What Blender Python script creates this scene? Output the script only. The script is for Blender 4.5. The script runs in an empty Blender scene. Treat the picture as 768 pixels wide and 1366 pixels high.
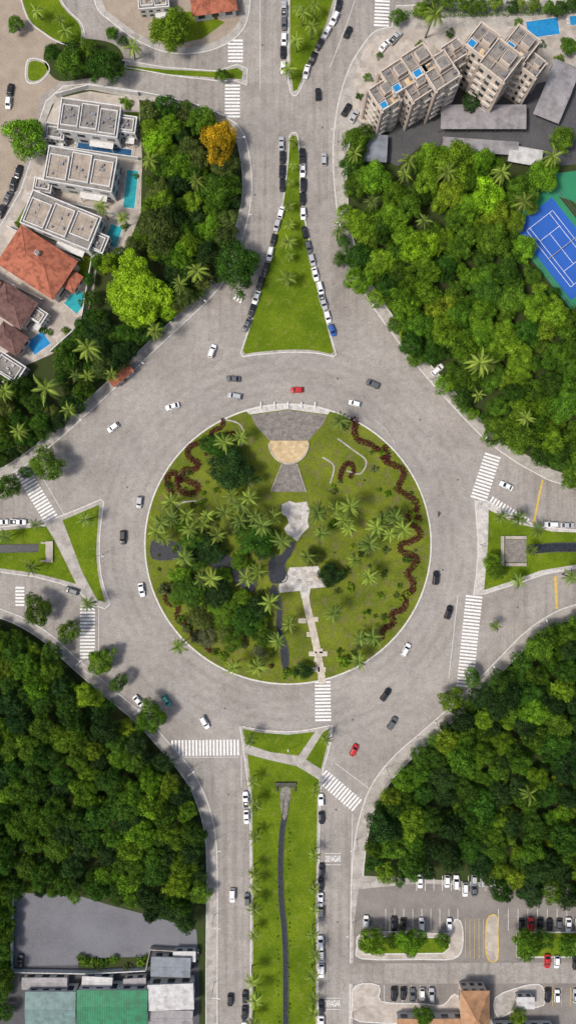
import bpy, bmesh, math, random
import numpy as np
from mathutils import Vector, Matrix
from mathutils.geometry import tessellate_polygon

random.seed(7); rng=np.random.default_rng(7)
S=0.25; H=250.0; CX,CY=384.0,683.0
def P(px,py,h=0.0):
    k=S*(1-h/H); return ((px-CX)*k,(CY-py)*k)
COL=bpy.context.scene.collection

# ------------------------------------------------------------ materials
def new_mat(name):
    m=bpy.data.materials.new(name); m.use_nodes=True
    nt=m.node_tree; b=nt.nodes["Principled BSDF"]; return m,nt,b
def N(nt,t,**k):
    n=nt.nodes.new(t)
    for a,v in k.items(): setattr(n,a,v)
    return n
def mix(nt,fac,a,b,mode='MIX'):
    n=N(nt,'ShaderNodeMix',data_type='RGBA',blend_type=mode)
    for sock,v in ((n.inputs[0],fac),(n.inputs[6],a),(n.inputs[7],b)):
        if isinstance(v,bpy.types.NodeSocket): nt.links.new(v,sock)
        elif isinstance(v,(int,float)): sock.default_value=v
        else: sock.default_value=(*v,1)
    return n.outputs[2]
def noise(nt,vec,scale,detail=4,lo=0.35,hi=0.65,rough=0.6):
    n=N(nt,'ShaderNodeTexNoise'); n.inputs['Scale'].default_value=scale; n.inputs['Detail'].default_value=detail
    n.inputs['Roughness'].default_value=rough
    nt.links.new(vec,n.inputs['Vector'])
    r=N(nt,'ShaderNodeMapRange'); r.inputs[1].default_value=lo; r.inputs[2].default_value=hi
    nt.links.new(n.outputs[0],r.inputs[0]); return r.outputs[0]
def cells(nt,vec,scale,lo,hi,metric='CHEBYCHEV'):
    vo=N(nt,'ShaderNodeTexVoronoi'); vo.inputs['Scale'].default_value=scale; nt.links.new(vec,vo.inputs['Vector']); vo.distance=metric
    sp=N(nt,'ShaderNodeSeparateColor'); nt.links.new(vo.outputs['Color'],sp.inputs[0])
    g=N(nt,'ShaderNodeMapRange'); g.inputs[1].default_value=lo; g.inputs[2].default_value=hi; nt.links.new(sp.outputs[0],g.inputs[0]); return g.outputs[0]
def surf(name,c1,c2,scale=0.3,c3=None,scale3=3.0,f3=0.5,rough=0.9,bump=0.0,local=False,cell=None):
    m,nt,b=new_mat(name)
    if local: v=N(nt,'ShaderNodeTexCoord').outputs['Object']
    else: v=N(nt,'ShaderNodeNewGeometry').outputs['Position']
    c=mix(nt,noise(nt,v,scale),c1,c2)
    if c3: 
        f=noise(nt,v,scale3,3,0.45,0.7)
        mm=N(nt,'ShaderNodeMath',operation='MULTIPLY'); nt.links.new(f,mm.inputs[0]); mm.inputs[1].default_value=f3
        c=mix(nt,mm.outputs[0],c,c3)
    if cell: c=mix(nt,cells(nt,v,cell,0.2,1.0),c,(0.76,0.75,0.74),'MULTIPLY')
    nt.links.new(c,b.inputs['Base Color']); b.inputs['Roughness'].default_value=rough
    b.inputs['Specular IOR Level'].default_value=0.2
    if bump:
        bn=N(nt,'ShaderNodeBump'); bn.inputs['Strength'].default_value=bump; bn.inputs['Distance'].default_value=0.1
        nt.links.new(noise(nt,v,scale3*2,4),bn.inputs['Height']); nt.links.new(bn.outputs[0],b.inputs['Normal'])
    return m
def mul(nt,a,b):
    mm=N(nt,'ShaderNodeMath',operation='MULTIPLY')
    for s,v in ((mm.inputs[0],a),(mm.inputs[1],b)):
        if isinstance(v,bpy.types.NodeSocket): nt.links.new(v,s)
        else: s.default_value=v
    return mm.outputs[0]
def road_mat():
    m,nt,b=new_mat('block_paving')
    v=N(nt,'ShaderNodeNewGeometry').outputs['Position']
    c=mix(nt,noise(nt,v,0.045,6,0.35,0.65,0.65),(0.340,0.313,0.287),(0.435,0.403,0.370))
    c=mix(nt,noise(nt,v,0.35,6,0.42,0.64,0.8),c,(0.82,0.81,0.80),'MULTIPLY')
    c=mix(nt,noise(nt,v,2.0,4,0.40,0.62,0.85),c,(0.76,0.75,0.74),'MULTIPLY')
    c=mix(nt,cells(nt,v,1.6,0.3,1.0),c,(0.90,0.895,0.89),'MULTIPLY')
    c=mix(nt,cells(nt,v,0.11,0.7,1.0),c,(0.93,0.92,0.91),'MULTIPLY')
    d=N(nt,'ShaderNodeVectorMath',operation='DISTANCE'); nt.links.new(v,d.inputs[0]); d.inputs[1].default_value=(0,-11,0)
    w=mul(nt,d.outputs['Value'],1.75)
    s=N(nt,'ShaderNodeMath',operation='SINE'); nt.links.new(w,s.inputs[0])
    r=N(nt,'ShaderNodeMapRange'); r.inputs[1].default_value=-0.2; r.inputs[2].default_value=1.0; nt.links.new(s.outputs[0],r.inputs[0])
    r2=N(nt,'ShaderNodeMapRange'); r2.inputs[1].default_value=74; r2.inputs[2].default_value=62; nt.links.new(d.outputs['Value'],r2.inputs[0])
    f=mul(nt,mul(nt,r.outputs[0],r2.outputs[0]),noise(nt,v,0.08,3))
    c=mix(nt,f,c,(0.87,0.86,0.85),'MULTIPLY')
    # wear streaks along the avenues
    mp=N(nt,'ShaderNodeMapping'); mp.inputs['Scale'].default_value=(0.55,0.02,1); nt.links.new(v,mp.inputs['Vector'])
    r3=N(nt,'ShaderNodeMapRange'); r3.inputs[1].default_value=66; r3.inputs[2].default_value=85; nt.links.new(d.outputs['Value'],r3.inputs[0])
    c=mix(nt,mul(nt,noise(nt,mp.outputs[0],1.0,3,0.45,0.65),r3.outputs[0]),c,(0.82,0.81,0.80),'MULTIPLY')
    # dark stains
    c=mix(nt,noise(nt,v,0.25,5,0.60,0.75,0.7),c,(0.72,0.71,0.70),'MULTIPLY')
    nt.links.new(c,b.inputs['Base Color']); b.inputs['Roughness'].default_value=0.85
    b.inputs['Specular IOR Level'].default_value=0.25
    return m
def grass_mat(name,a,b_,dirt,df=0.55):
    m,nt,b=new_mat(name)
    v=N(nt,'ShaderNodeNewGeometry').outputs['Position']
    c=mix(nt,noise(nt,v,0.09,5,0.38,0.62,0.65),a,b_)
    c=mix(nt,noise(nt,v,0.35,6,df,df+.2,0.7),c,dirt)
    c=mix(nt,noise(nt,v,1.8,5,0.38,0.66,0.85),c,(0.50,0.56,0.46),'MULTIPLY')
    nt.links.new(c,b.inputs['Base Color']); b.inputs['Roughness'].default_value=1
    b.inputs['Specular IOR Level'].default_value=0.05
    return m
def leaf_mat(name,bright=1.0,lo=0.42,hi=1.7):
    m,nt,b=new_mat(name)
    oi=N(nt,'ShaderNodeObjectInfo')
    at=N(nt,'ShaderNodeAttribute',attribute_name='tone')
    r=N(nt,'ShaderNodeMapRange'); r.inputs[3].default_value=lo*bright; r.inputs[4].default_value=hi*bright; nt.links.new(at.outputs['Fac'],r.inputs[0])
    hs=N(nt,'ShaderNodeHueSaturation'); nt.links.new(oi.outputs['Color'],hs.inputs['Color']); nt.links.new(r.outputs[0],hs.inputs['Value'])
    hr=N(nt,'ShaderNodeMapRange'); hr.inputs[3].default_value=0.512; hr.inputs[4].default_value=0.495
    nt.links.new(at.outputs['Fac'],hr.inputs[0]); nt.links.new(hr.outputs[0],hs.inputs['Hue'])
    nt.links.new(hs.outputs[0],b.inputs['Base Color']); b.inputs['Roughness'].default_value=0.6
    b.inputs['Specular IOR Level'].default_value=0.15
    t=N(nt,'ShaderNodeBsdfTranslucent'); nt.links.new(hs.outputs[0],t.inputs[0])
    ms=N(nt,'ShaderNodeMixShader'); ms.inputs[0].default_value=0.17
    nt.links.new(b.outputs[0],ms.inputs[1]); nt.links.new(t.outputs[0],ms.inputs[2])
    nt.links.new(ms.outputs[0],nt.nodes['Material Output'].inputs[0])
    return m
def plain(name,c,rough=0.6,spec=0.3,metal=0.0,coat=0.0,var=0.12):
    m,nt,b=new_mat(name)
    v=N(nt,'ShaderNodeTexCoord').outputs['Object']
    cc=mix(nt,noise(nt,v,1.2,4),c,tuple(x*(1-var) for x in c))
    nt.links.new(cc,b.inputs['Base Color'])
    b.inputs['Roughness'].default_value=rough; b.inputs['Specular IOR Level'].default_value=spec
    b.inputs['Metallic'].default_value=metal; b.inputs['Coat Weight'].default_value=coat
    return m
def corrugated(name,c,ang=0.0,scale=2.0):
    m,nt,b=new_mat(name)
    tc=N(nt,'ShaderNodeTexCoord').outputs['Object']
    w=N(nt,'ShaderNodeTexWave'); w.inputs['Scale'].default_value=scale; w.inputs['Distortion'].default_value=0.4
    nt.links.new(tc,w.inputs['Vector'])
    c1=mix(nt,w.outputs['Fac'],tuple(x*0.72 for x in c),c)
    c1=mix(nt,noise(nt,tc,0.4,6,0.4,0.65,0.7),c1,(0.62,0.60,0.57),'MULTIPLY')
    c1=mix(nt,cells(nt,tc,0.35,0.5,1.0),c1,(0.82,0.81,0.80),'MULTIPLY')
    nt.links.new(c1,b.inputs['Base Color']); b.inputs['Roughness'].default_value=0.6
    return m

M={}
M['road']=road_mat()
M['dirtroad']=surf('dirt_road_paving',(0.35,0.285,0.22),(0.27,0.215,0.165),0.2,(0.42,0.36,0.30),2.0,0.6)
M['ground']=grass_mat('ground_grass',(0.06,0.10,0.015),(0.04,0.07,0.012),(0.12,0.10,0.06))
M['grass']=grass_mat('lawn_grass',(0.165,0.230,0.014),(0.100,0.160,0.010),(0.25,0.24,0.06))
M['grass2']=grass_mat('lawn_grass_garden',(0.200,0.230,0.026),(0.120,0.155,0.018),(0.20,0.16,0.085),0.50)
M['soil']=surf('woodland_floor',(0.035,0.06,0.010),(0.045,0.05,0.018),0.3,(0.02,0.03,0.008),2.0)
M['walk']=surf('pavement_slabs',(0.44,0.41,0.37),(0.33,0.305,0.275),0.4,(0.53,0.50,0.46),2.2,0.6,cell=0.5)
M['kerb']=surf('kerb_concrete',(0.68,0.66,0.62),(0.52,0.50,0.47),0.8,(0.40,0.38,0.36),3.0)
M['paint']=surf('white_road_paint',(0.86,0.85,0.83),(0.72,0.71,0.69),1.0,(0.50,0.48,0.46),2.0,0.7)
M['yellow']=surf('yellow_road_paint',(0.68,0.48,0.10),(0.5,0.34,0.07),1.0,(0.35,0.27,0.12),3.0,0.6)
M['asphalt']=surf('dark_asphalt',(0.095,0.092,0.097),(0.07,0.069,0.073),0.15,(0.125,0.122,0.124),2.5,0.6)
M['lot']=surf('yard_asphalt',(0.175,0.175,0.192),(0.135,0.135,0.148),0.08,(0.21,0.21,0.22),2.0,0.6)
M['parking']=surf('car_park_paving',(0.24,0.215,0.195),(0.17,0.152,0.138),0.15,(0.30,0.275,0.255),2.4,0.6)
M['terrace']=surf('pale_terrace_paving',(0.54,0.48,0.42),(0.42,0.37,0.32),0.3,(0.34,0.30,0.26),2.5,0.6,cell=0.4)
M['stone']=surf('grey_stone_paving',(0.25,0.225,0.205),(0.165,0.148,0.133),0.7,(0.33,0.30,0.275),2.0,0.8,bump=0.2,cell=0.9)
M['darkstone']=surf('dark_wet_stone',(0.09,0.085,0.075),(0.05,0.055,0.04),0.7,(0.14,0.13,0.11),2.0,0.8)
M['cream']=surf('cream_paving',(0.62,0.47,0.27),(0.52,0.38,0.21),0.6,(0.68,0.56,0.37),2.5,0.6,cell=0.8)
M['palepath']=surf('pale_path_paving',(0.58,0.52,0.43),(0.47,0.41,0.33),0.6,(0.66,0.60,0.52),2.5,0.6,cell=0.7)
M['white_pav']=surf('white_paving',(0.62,0.59,0.55),(0.48,0.45,0.42),0.5,(0.38,0.35,0.32),2.0,0.7,cell=0.7)
M['water']=plain('dark_canal_water',(0.035,0.040,0.048),0.15,0.5,var=0.5)
M['pool']=surf('pool_water_turquoise',(0.03,0.33,0.36),(0.02,0.26,0.31),0.6,(0.06,0.42,0.44),1.5,0.5,rough=0.1)
M['pooldark']=surf('pool_water_blue',(0.02,0.07,0.17),(0.03,0.10,0.2),0.6,(0.05,0.15,0.26),1.5,0.5,rough=0.1)
M['poolblue']=surf('pool_water_bright_blue',(0.02,0.24,0.50),(0.02,0.18,0.42),0.6,(0.05,0.3,0.55),1.5,0.5,rough=0.1)
M['white']=surf('white_render',(0.68,0.67,0.65),(0.58,0.565,0.54),0.4,(0.42,0.40,0.37),1.6,0.55)
M['beige']=surf('beige_render',(0.66,0.57,0.48),(0.58,0.49,0.41),0.3,(0.48,0.41,0.35),1.4,0.5)
M['beige2']=plain('brown_render',(0.46,0.38,0.32),0.8)
M['roofgrey']=surf('roof_membrane_grey',(0.24,0.218,0.20),(0.145,0.132,0.12),0.4,(0.32,0.295,0.27),2.0,0.8)
M['rooftan']=surf('roof_gravel_tan',(0.43,0.36,0.29),(0.30,0.25,0.20),0.4,(0.24,0.205,0.175),2.0,0.8)
M['glass']=plain('window_glass',(0.04,0.05,0.06),0.08,0.6)
M['frame']=plain('window_frame',(0.45,0.44,0.42),0.5)
M['door']=plain('door_wood',(0.16,0.08,0.04),0.6)
M['metal']=plain('galvanised_metal',(0.35,0.35,0.36),0.4,0.5,0.6)
M['iron']=plain('cast_iron',(0.12,0.115,0.11),0.7)
M['bark']=surf('bark',(0.13,0.10,0.075),(0.08,0.06,0.045),1.5,(0.18,0.15,0.12),5)
M['leaf']=leaf_mat('foliage_leaves',1.0,0.25,1.9); M['frond']=leaf_mat('palm_fronds',1.0,0.25,2.3)
M['court']=surf('court_blue_surface',(0.025,0.10,0.40),(0.03,0.115,0.43),0.2,(0.035,0.13,0.45),2,0.4)
M['courtgreen']=surf('court_green_surface',(0.03,0.20,0.10),(0.035,0.22,0.11),0.2,(0.04,0.24,0.13),2,0.4)
def tile_mat(name,c):
    m,nt,b=new_mat(name)
    tc=N(nt,'ShaderNodeTexCoord').outputs['Object']
    w=N(nt,'ShaderNodeTexWave'); w.inputs['Scale'].default_value=1.3; w.inputs['Distortion'].default_value=0.6; nt.links.new(tc,w.inputs['Vector'])
    w2=N(nt,'ShaderNodeTexWave',bands_direction='Y'); w2.inputs['Scale'].default_value=0.9; w2.inputs['Distortion'].default_value=0.8; nt.links.new(tc,w2.inputs['Vector'])
    cc=mix(nt,w.outputs['Fac'],tuple(x*0.7 for x in c),c)
    cc=mix(nt,w2.outputs['Fac'],cc,(0.85,0.8,0.8),'MULTIPLY')
    cc=mix(nt,noise(nt,tc,0.6,5,0.42,0.65),cc,(0.50,0.45,0.43),'MULTIPLY')
    nt.links.new(cc,b.inputs['Base Color']); b.inputs['Roughness'].default_value=0.85
    return m
M['terra']=tile_mat('terracotta_tiles',(0.50,0.165,0.09)); M['brown']=tile_mat('dark_clay_tiles',(0.20,0.105,0.09))
M['cor_grey']=corrugated('corrugated_grey',(0.36,0.34,0.35)); M['cor_white']=corrugated('corrugated_white',(0.66,0.65,0.64))
M['cor_teal']=corrugated('corrugated_teal',(0.17,0.28,0.27)); M['cor_green']=corrugated('green_shade_cloth',(0.012,0.23,0.095),scale=0.4)
M['cor_orange']=corrugated('tan_orange_roof',(0.52,0.28,0.14)); M['cor_blue']=corrugated('corrugated_blue_grey',(0.25,0.28,0.32))

# ------------------------------------------------------------ geometry helpers
def mkobj(name,verts,faces,mats,mi=None,parent=None,loc=(0,0,0),rot=0,smooth=False):
    me=bpy.data.meshes.new(name); me.from_pydata(verts,[],faces)
    for m in (mats if isinstance(mats,(list,tuple)) else [mats]): me.materials.append(m)
    if mi is not None: me.polygons.foreach_set('material_index',mi)
    if smooth: me.polygons.foreach_set('use_smooth',[True]*len(me.polygons))
    me.update()
    o=bpy.data.objects.new(name,me); COL.objects.link(o); o.location=loc; o.rotation_euler=(0,0,rot)
    if parent: o.parent=parent
    return o
def empty(name,loc=(0,0,0),rot=0):
    o=bpy.data.objects.new(name,None); COL.objects.link(o); o.location=loc; o.rotation_euler=(0,0,rot); o.empty_display_size=1; return o
def cr(pts,n=8,closed=False):
    out=[]; L=len(pts)
    rngi=range(L) if closed else range(L-1)
    for i in rngi:
        if closed: p=[pts[(i+k-1)%L] for k in range(4)]
        else: p=[pts[max(0,i-1)],pts[i],pts[i+1],pts[min(L-1,i+2)]]
        for j in range(n):
            t=j/n
            out.append(tuple(0.5*((2*p[1][a])+(-p[0][a]+p[2][a])*t+(2*p[0][a]-5*p[1][a]+4*p[2][a]-p[3][a])*t*t+(-p[0][a]+3*p[1][a]-3*p[2][a]+p[3][a])*t**3) for a in (0,1)))
    if not closed: out.append(pts[-1])
    return out
def prism(name,pts,z0,z1,mat,parent=None,side=None,h=0):
    w=[P(*p,h) for p in pts]
    a=sum(w[i][0]*w[(i+1)%len(w)][1]-w[(i+1)%len(w)][0]*w[i][1] for i in range(len(w)))
    if a<0: w=w[::-1]
    tris=tessellate_polygon([[Vector((x,y,0)) for x,y in w]])
    n=len(w); vs=[(x,y,z1) for x,y in w]; fs=[]
    for t in tris:
        A,B,C=[Vector(w[i]) for i in t]
        if (B-A).cross(C-A)<0: t=(t[0],t[2],t[1])
        fs.append(tuple(t))
    mi=[0]*len(fs)
    if z0 is not None and z0<z1:
        vs+=[(x,y,z0) for x,y in w]
        for i in range(n): fs.append((i,i+n,(i+1)%n+n,(i+1)%n)); mi.append(1 if side else 0)
    return mkobj(name,vs,fs,[mat]+([side] if side else []),mi,parent)
def ribbon(name,pts,width,z0,z1,mat,closed=False,parent=None,offset=0):
    w=[Vector(P(*p)) for p in pts]; n=len(w); vs=[];fs=[]
    for i in range(n):
        a=w[(i-1)%n] if (closed or i>0) else w[i]; b=w[(i+1)%n] if (closed or i<n-1) else w[i]
        t=(b-a); t=t.normalized() if t.length>1e-6 else Vector((1,0)); nn=Vector((-t.y,t.x))
        L=w[i]+nn*(width/2+offset); R=w[i]-nn*(width/2-offset)
        vs+=[(L.x,L.y,z0),(L.x,L.y,z1),(R.x,R.y,z1),(R.x,R.y,z0)]
    m=n if closed else n-1
    for i in range(m):
        a=4*i;b=4*((i+1)%n)
        fs+=[(a,a+1,b+1,b)[::-1],(a+1,a+2,b+2,b+1)[::-1],(a+2,a+3,b+3,b+2)[::-1]]
    return mkobj(name,vs,fs,mat,None,parent)
BOXF=[(0,3,2,1),(4,5,6,7),(0,1,5,4),(1,2,6,5),(2,3,7,6),(3,0,4,7)]
def boxes(name,lst,mat,parent=None,loc=(0,0,0),rot=0):
    vs=[];fs=[]
    for (cx,cy,z,sx,sy,sz) in lst:
        b=len(vs)
        for zz in (z,z+sz):
            for ax,ay in ((-1,-1),(1,-1),(1,1),(-1,1)): vs.append((cx+ax*sx/2,cy+ay*sy/2,zz))
        fs+=[tuple(b+i for i in f) for f in BOXF]
    return mkobj(name,vs,fs,mat,None,parent,loc,rot)

# ------------------------------------------------------------ ground and roads
mkobj('ground',[(-2500,-2500,0),(2500,-2500,0),(2500,2500,0),(-2500,2500,0)],[(0,1,2,3)],M['ground'])
prism('road',[(-120,-120),(888,-120),(888,1486),(-120,1486)],None,0.01,M['road'])
Z=0.13
def island(name,outer,grassname=None,mat='walk',kerb=True):
    o=prism(name,outer,0,Z,M[mat],side=M['kerb'])
    if kerb: ribbon('kerb',outer,0.34,0.0,Z+0.03,M['kerb'],closed=True)
    return o
# NW block
nw_edge=cr([(-100,680),(-40,656),(0,640),(40,617),(80,585),(120,549),(165,507),(210,464),(250,427),(282,396),(303,368),(320,328),(331,290),(336,250),(333,210),(326,182),(314,164)],5)
nw_north=[(300,156),(262,142),(220,132),(170,122),(120,112),(85,115),(62,135),(50,170),(43,210),(28,255),(5,295),(-20,330),(-100,420)]
island('pavement',nw_edge+nw_north)
nw_in=cr([(-100,664),(-40,640),(0,626),(35,604),(72,573),(112,538),(158,496),(202,453),(242,416),(272,386),(291,360),(308,320),(319,286),(324,250),(321,212),(314,184),(304,168)],5)
prism('woodland_floor',nw_in+[(262,150),(220,140),(170,130),(122,120),(92,122),(70,140),(58,172),(50,212),(36,258),(12,300),(-20,340),(-100,430)],None,Z+0.02,M['soil'])
# NE block
ne_edge=cr([(522,36),(500,42),(484,60),(466,90),(453,130),(446,170),(444,215),(447,260),(453,300),(464,350),(490,398),(525,448),(560,493),(600,538),(640,580),(668,603)],5)
island('pavement',[(868,-6),(528,8)]+ne_edge+[(690,618),(730,640),(768,652),(868,668)])
ne_in=cr([(470,175),(462,215),(463,260),(467,300),(478,345),(503,392),(537,440),(571,484),(610,528),(648,568),(676,592)],4)
prism('woodland_floor',ne_in+[(700,606),(735,626),(770,638),(868,652),(868,180)],None,Z+0.02,M['soil'])
ribbon('pavement_edging',ne_in,0.34,0.1,Z+0.10,M['kerb'])
# SE block
se_edge=cr([(868,775),(768,806),(735,819),(700,843),(665,878),(630,914),(595,947),(560,978),(530,1004),(506,1031),(489,1061),(477,1100),(471,1140),(468,1180)],5)
island('pavement',se_edge+[(466,1366),(466,1466),(868,1466)])
se_in=cr([(868,792),(775,822),(742,834),(708,857),(675,890),(640,926),(605,960),(571,992),(542,1018),(520,1043),(504,1070),(492,1106),(486,1145),(484,1168)],5)
prism('woodland_floor',se_in+[(560,1172),(868,1190)],None,Z+0.02,M['soil'])
ribbon('pavement_edging',se_in,0.34,0.1,Z+0.10,M['kerb'])
# SW block
sw_edge=cr([(-100,788),(-40,800),(0,812),(35,826),(70,848),(105,880),(150,918),(190,952),(225,990),(258,1030),(277,1070),(287,1110),(290,1160),(290,1300),(290,1466)],5)
island('pavement',sw_edge+[(-100,1466)])
sw_in=cr([(-100,802),(-40,813),(0,824),(30,837),(62,858),(96,890),(141,929),(180,962),(214,999),(246,1038),(264,1075),(273,1112),(276,1160),(275,1300),(275,1466)],5)
prism('woodland_floor',sw_in+[(-100,1466)],None,Z+0.02,M['soil'])
ribbon('pavement_edging',sw_in,0.34,0.1,Z+0.10,M['kerb'])
ribbon('pavement_edging',nw_in,0.34,0.1,Z+0.10,M['kerb'])
# top-left bits
prism('dirt_road',[(-100,-100),(28,-100),(30,0),(40,25),(70,52),(110,62),(140,62),(160,85),(168,100),(120,100),(85,106),(56,128),(44,170),(36,210),(20,255),(-2,295),(-30,330),(-100,400)],None,0.02,M['dirtroad'])
g1=cr([(26,-30),(62,-30),(88,10),(108,30),(113,48),(104,60),(82,58),(58,44),(36,22)],5,True)
island('pavement',g1); prism('grass',[(x*0.92+5,y*0.9+3) for x,y in g1],None,Z+0.02,M['grass'])
g2=cr([(38,80),(60,82),(66,95),(52,110),(36,108)],5,True); island('pavement',g2); prism('grass',[(51+(x-51)*.8,95+(y-95)*.8) for x,y in g2],None,Z+0.02,M['grass'])
g3=cr([(62,66),(100,52),(150,58),(166,80),(160,100),(120,104),(80,108),(62,90)],5,True); prism('grass',g3,0,Z,M['soil'])
g4=[(163,80),(220,90),(290,95),(316,86),(330,92),(329,114),(314,108),(290,108),(230,101),(168,90)]
island('pavement',g4); prism('grass',[(x,98+(y-98)*.6) for x,y in g4[:4]]+[(324,96),(322,106)]+[(x,98+(y-98)*.6) for x,y in g4[7:]],None,Z+0.02,M['grass'])
g5=cr([(336,-60),(334,0),(328,32),(312,52),(285,66),(250,72),(215,68),(180,52),(150,30),(128,6),(118,-60)],5)
island('pavement',g5); prism('ground_lot',[(232+(x-232)*.9,0+(y)*.88) for x,y in g5],None,Z+0.02,M['dirtroad'])
prism('grass',[(205,20),(262,15),(300,30),(270,52),(230,60),(200,50)],None,Z+0.04,M['grass'])
# medians of the north avenue
n1=[(385,-100),(385,0)]+cr([(384,60),(384,100),(387,122),(393,128),(399,122),(410,98),(424,66),(438,33),(449,0),(470,-100)],4)
island('pavement',n1); prism('grass',[(387,-95),(387,90),(391,122),(396,120),(406,98),(420,66),(434,33),(444,0),(460,-95)],None,Z+0.02,M['grass'])
n2=cr([(386,182),(391,177),(397,182),(400,215),(401,260),(408,300),(421,360),(434,420),(448,473)],4)+cr([(444,476),(420,471),(384,470),(345,473),(324,476)],4)+cr([(321,471),(341,410),(358,350),(371,300),(379,260),(384,215)],4)
island('pavement',n2); prism('grass',[(390+(x-390)*.95-0.5,330+(y-330)*.975) for x,y in n2],None,Z+0.02,M['grass'])
# left median
lm=[(-100,712),(0,703),(64,696),(80,689),(110,677),(135,666)]+cr([(139,670),(135,700),(133,735),(136,770),(147,806)],4)+[(140,812),(122,806),(104,787),(80,778),(45,769),(0,763),(-100,758)]
island('pavement',lm)
prism('grass',[(84,694),(110,683),(133,673)]+cr([(131,700),(129,735),(132,770),(141,804)],4)+[(130,800),(110,763)],None,Z+0.02,M['grass'])
prism('grass',[(-100,716),(0,708),(62,702),(72,718),(88,750),(102,779),(78,772),(45,764),(0,758),(-100,753)],None,Z+0.02,M['grass'])
# right median
rm=[(633,668),(649,668),(690,692),(722,703),(768,707),(868,709),(868,745),(768,758),(725,766),(690,778),(646,792),(631,793)]+cr([(635,765),(637,727),(635,695)],4)
island('pavement',rm,mat='white_pav')
prism('grass',[(651,680),(690,699),(735,709),(868,714),(868,740),(768,753),(720,761),(688,773),(645,787),(650,727)],None,Z+0.02,M['grass'])
# south median
sm=cr([(320,968),(345,973),(384,976),(412,973),(443,967)],4)+[(441,990),(430,1030),(427,1060),(424,1200),(424,1466),(333,1466),(335,1200),(333,1060),(326,1010)]
island('pavement',sm)
prism('grass',[(324,972),(345,977),(384,980),(420,976),(398,1008),(360,1003),(327,992)],None,Z+0.02,M['grass'])
prism('grass',[(431,976),(439,972),(437,990),(428,1026),(408,1013)],None,Z+0.02,M['grass'])
prism('grass',[(330,1006),(360,1014),(396,1022),(425,1040),(423,1070),(421,1200),(421,1466),(336,1466),(338,1200),(336,1060)],None,Z+0.02,M['grass'])
# manhole covers
for a,b in ((250,600),(170,650),(150,860),(300,945),(450,505),(560,560),(610,640),(590,760),(470,960),(305,1060),(448,1080),(450,1230),(350,60),(430,170),(340,260),(690,810),(40,790),(700,1298)):
    x,y=P(a,b); n=14; mkobj('manhole_cover',[(x+.36*math.cos(6.2832*i/n),y+.36*math.sin(6.2832*i/n),.018) for i in range(n)],[tuple(range(n))],M['iron'])
# ------------------------------------------------------------ central garden
C0=(384,726)
def circ(rx,ry,n=96): return [(C0[0]+rx*math.cos(2*math.pi*i/n),C0[1]+ry*math.sin(2*math.pi*i/n)) for i in range(n)]
prism('garden_lawn',circ(190,186),0,Z,M['grass2'],side=M['kerb'])
ribbon('kerb',circ(190.5,186.5),0.5,0,Z+0.04,M['kerb'],closed=True)
z=Z+0.012
def arcp(r0,a0,a1,n=14,ry=None):
    return [(C0[0]+r0*math.cos(math.radians(a0+(a1-a0)*i/n)),C0[1]-(ry or r0*186/190)*math.sin(math.radians(a0+(a1-a0)*i/n))) for i in range(n+1)]
prism('plaza_paving',arcp(192,72.5,107.5)+[(333,553),(384,546),(437,553)],Z,Z+0.03,M['white_pav'])
am=[(335,554),(384,547),(436,554),(431,565),(420,578),(411,588),(360,588),(350,578),(340,566)]
prism('amphitheatre_floor',am,Z,Z+0.05,M['stone'])
for k in range(4):
    yy=556+k*8; hw=46-k*7
    ribbon('stone_step',cr([(385-hw,yy+3),(385-hw*.5,yy-1),(385,yy-2.5),(385+hw*.5,yy-1),(385+hw,yy+3)],4),0.8,Z,Z+0.28-0.04*k,M['stone'])
boxes('bench_row',[(P(348+i*18,541)[0],P(348+i*18,541-0)[1],Z+0.03,0.5,2.2,0.45) for i in range(5)],M['white'])
fan=[(360,588),(411,588)]+[(385+25.5*math.cos(math.radians(a)),591+27*math.sin(math.radians(a))) for a in range(5,180,12)]
prism('stage_paving',fan,Z,Z+0.35,M['cream'])
ribbon('stage_edge',[(385+26.5*math.cos(math.radians(a)),591+28*math.sin(math.radians(a))) for a in range(0,181,10)],0.35,Z,Z+0.55,M['white_pav'])
prism('paved_ramp',[(376,619),(396,619),(408,656),(361,656)],Z,Z+0.06,M['stone'])
for x0,x1 in ((376,361),(396,408)): ribbon('ramp_kerb',[(x0,619),(x1,656)],0.3,Z,Z+0.3,M['walk'])
prism('path',[(376,673),(386,668),(394,671),(409,669),(413,681),(410,694),(412,703),(403,712),(396,722),(388,716),(382,712),(379,705),(385,697),(382,689),(375,685)],Z,Z+0.04,M['white_pav'])
boxes('stone_slab',[(*P(396,690),Z+.04,2.2,1.4,.3),(*P(390,702),Z+.04,1.2,2.0,.25)],M['walk'])
prism('path',[(372,780),(380,772),(386,757),(424,755),(430,770),(434,783),(414,785),(412,797),(402,798),(400,788),(371,791)],Z,Z+0.06,M['white_pav'])
for i,(a,b) in enumerate(((392,765),(404,762),(416,766),(398,775),(412,778),(425,776))): boxes('stone_slab',[(*P(a,b),Z+.06,1.3+.3*(i%3),1.1,.12+.05*i)],M['walk'])
pth=[(407,795),(410,812),(416,835),(421,858),(426,885),(430,912)]
ribbon('path',cr(pth,4),2.4,Z,Z+0.05,M['palepath'])
for (a,b) in ((403,828),(419,826),(414,846),(431,872),(417,872),(429,893),(421,893),(420,772),(384,784),(425,868),(424,880)):
    x,y=P(a,b); boxes('stone_slab',[(x,y,Z,2.6,1.6,0.16)],M['palepath'])
def water(name,pts,mat='water'):
    prism(name,pts,None,z+0.02,M[mat]); ribbon('stone_edging',pts,0.3,Z,Z+0.2,M['darkstone'],closed=True)
water('pond',cr([(203,722),(222,721),(240,727),(241,743),(222,747),(203,744)],4,True))
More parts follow.
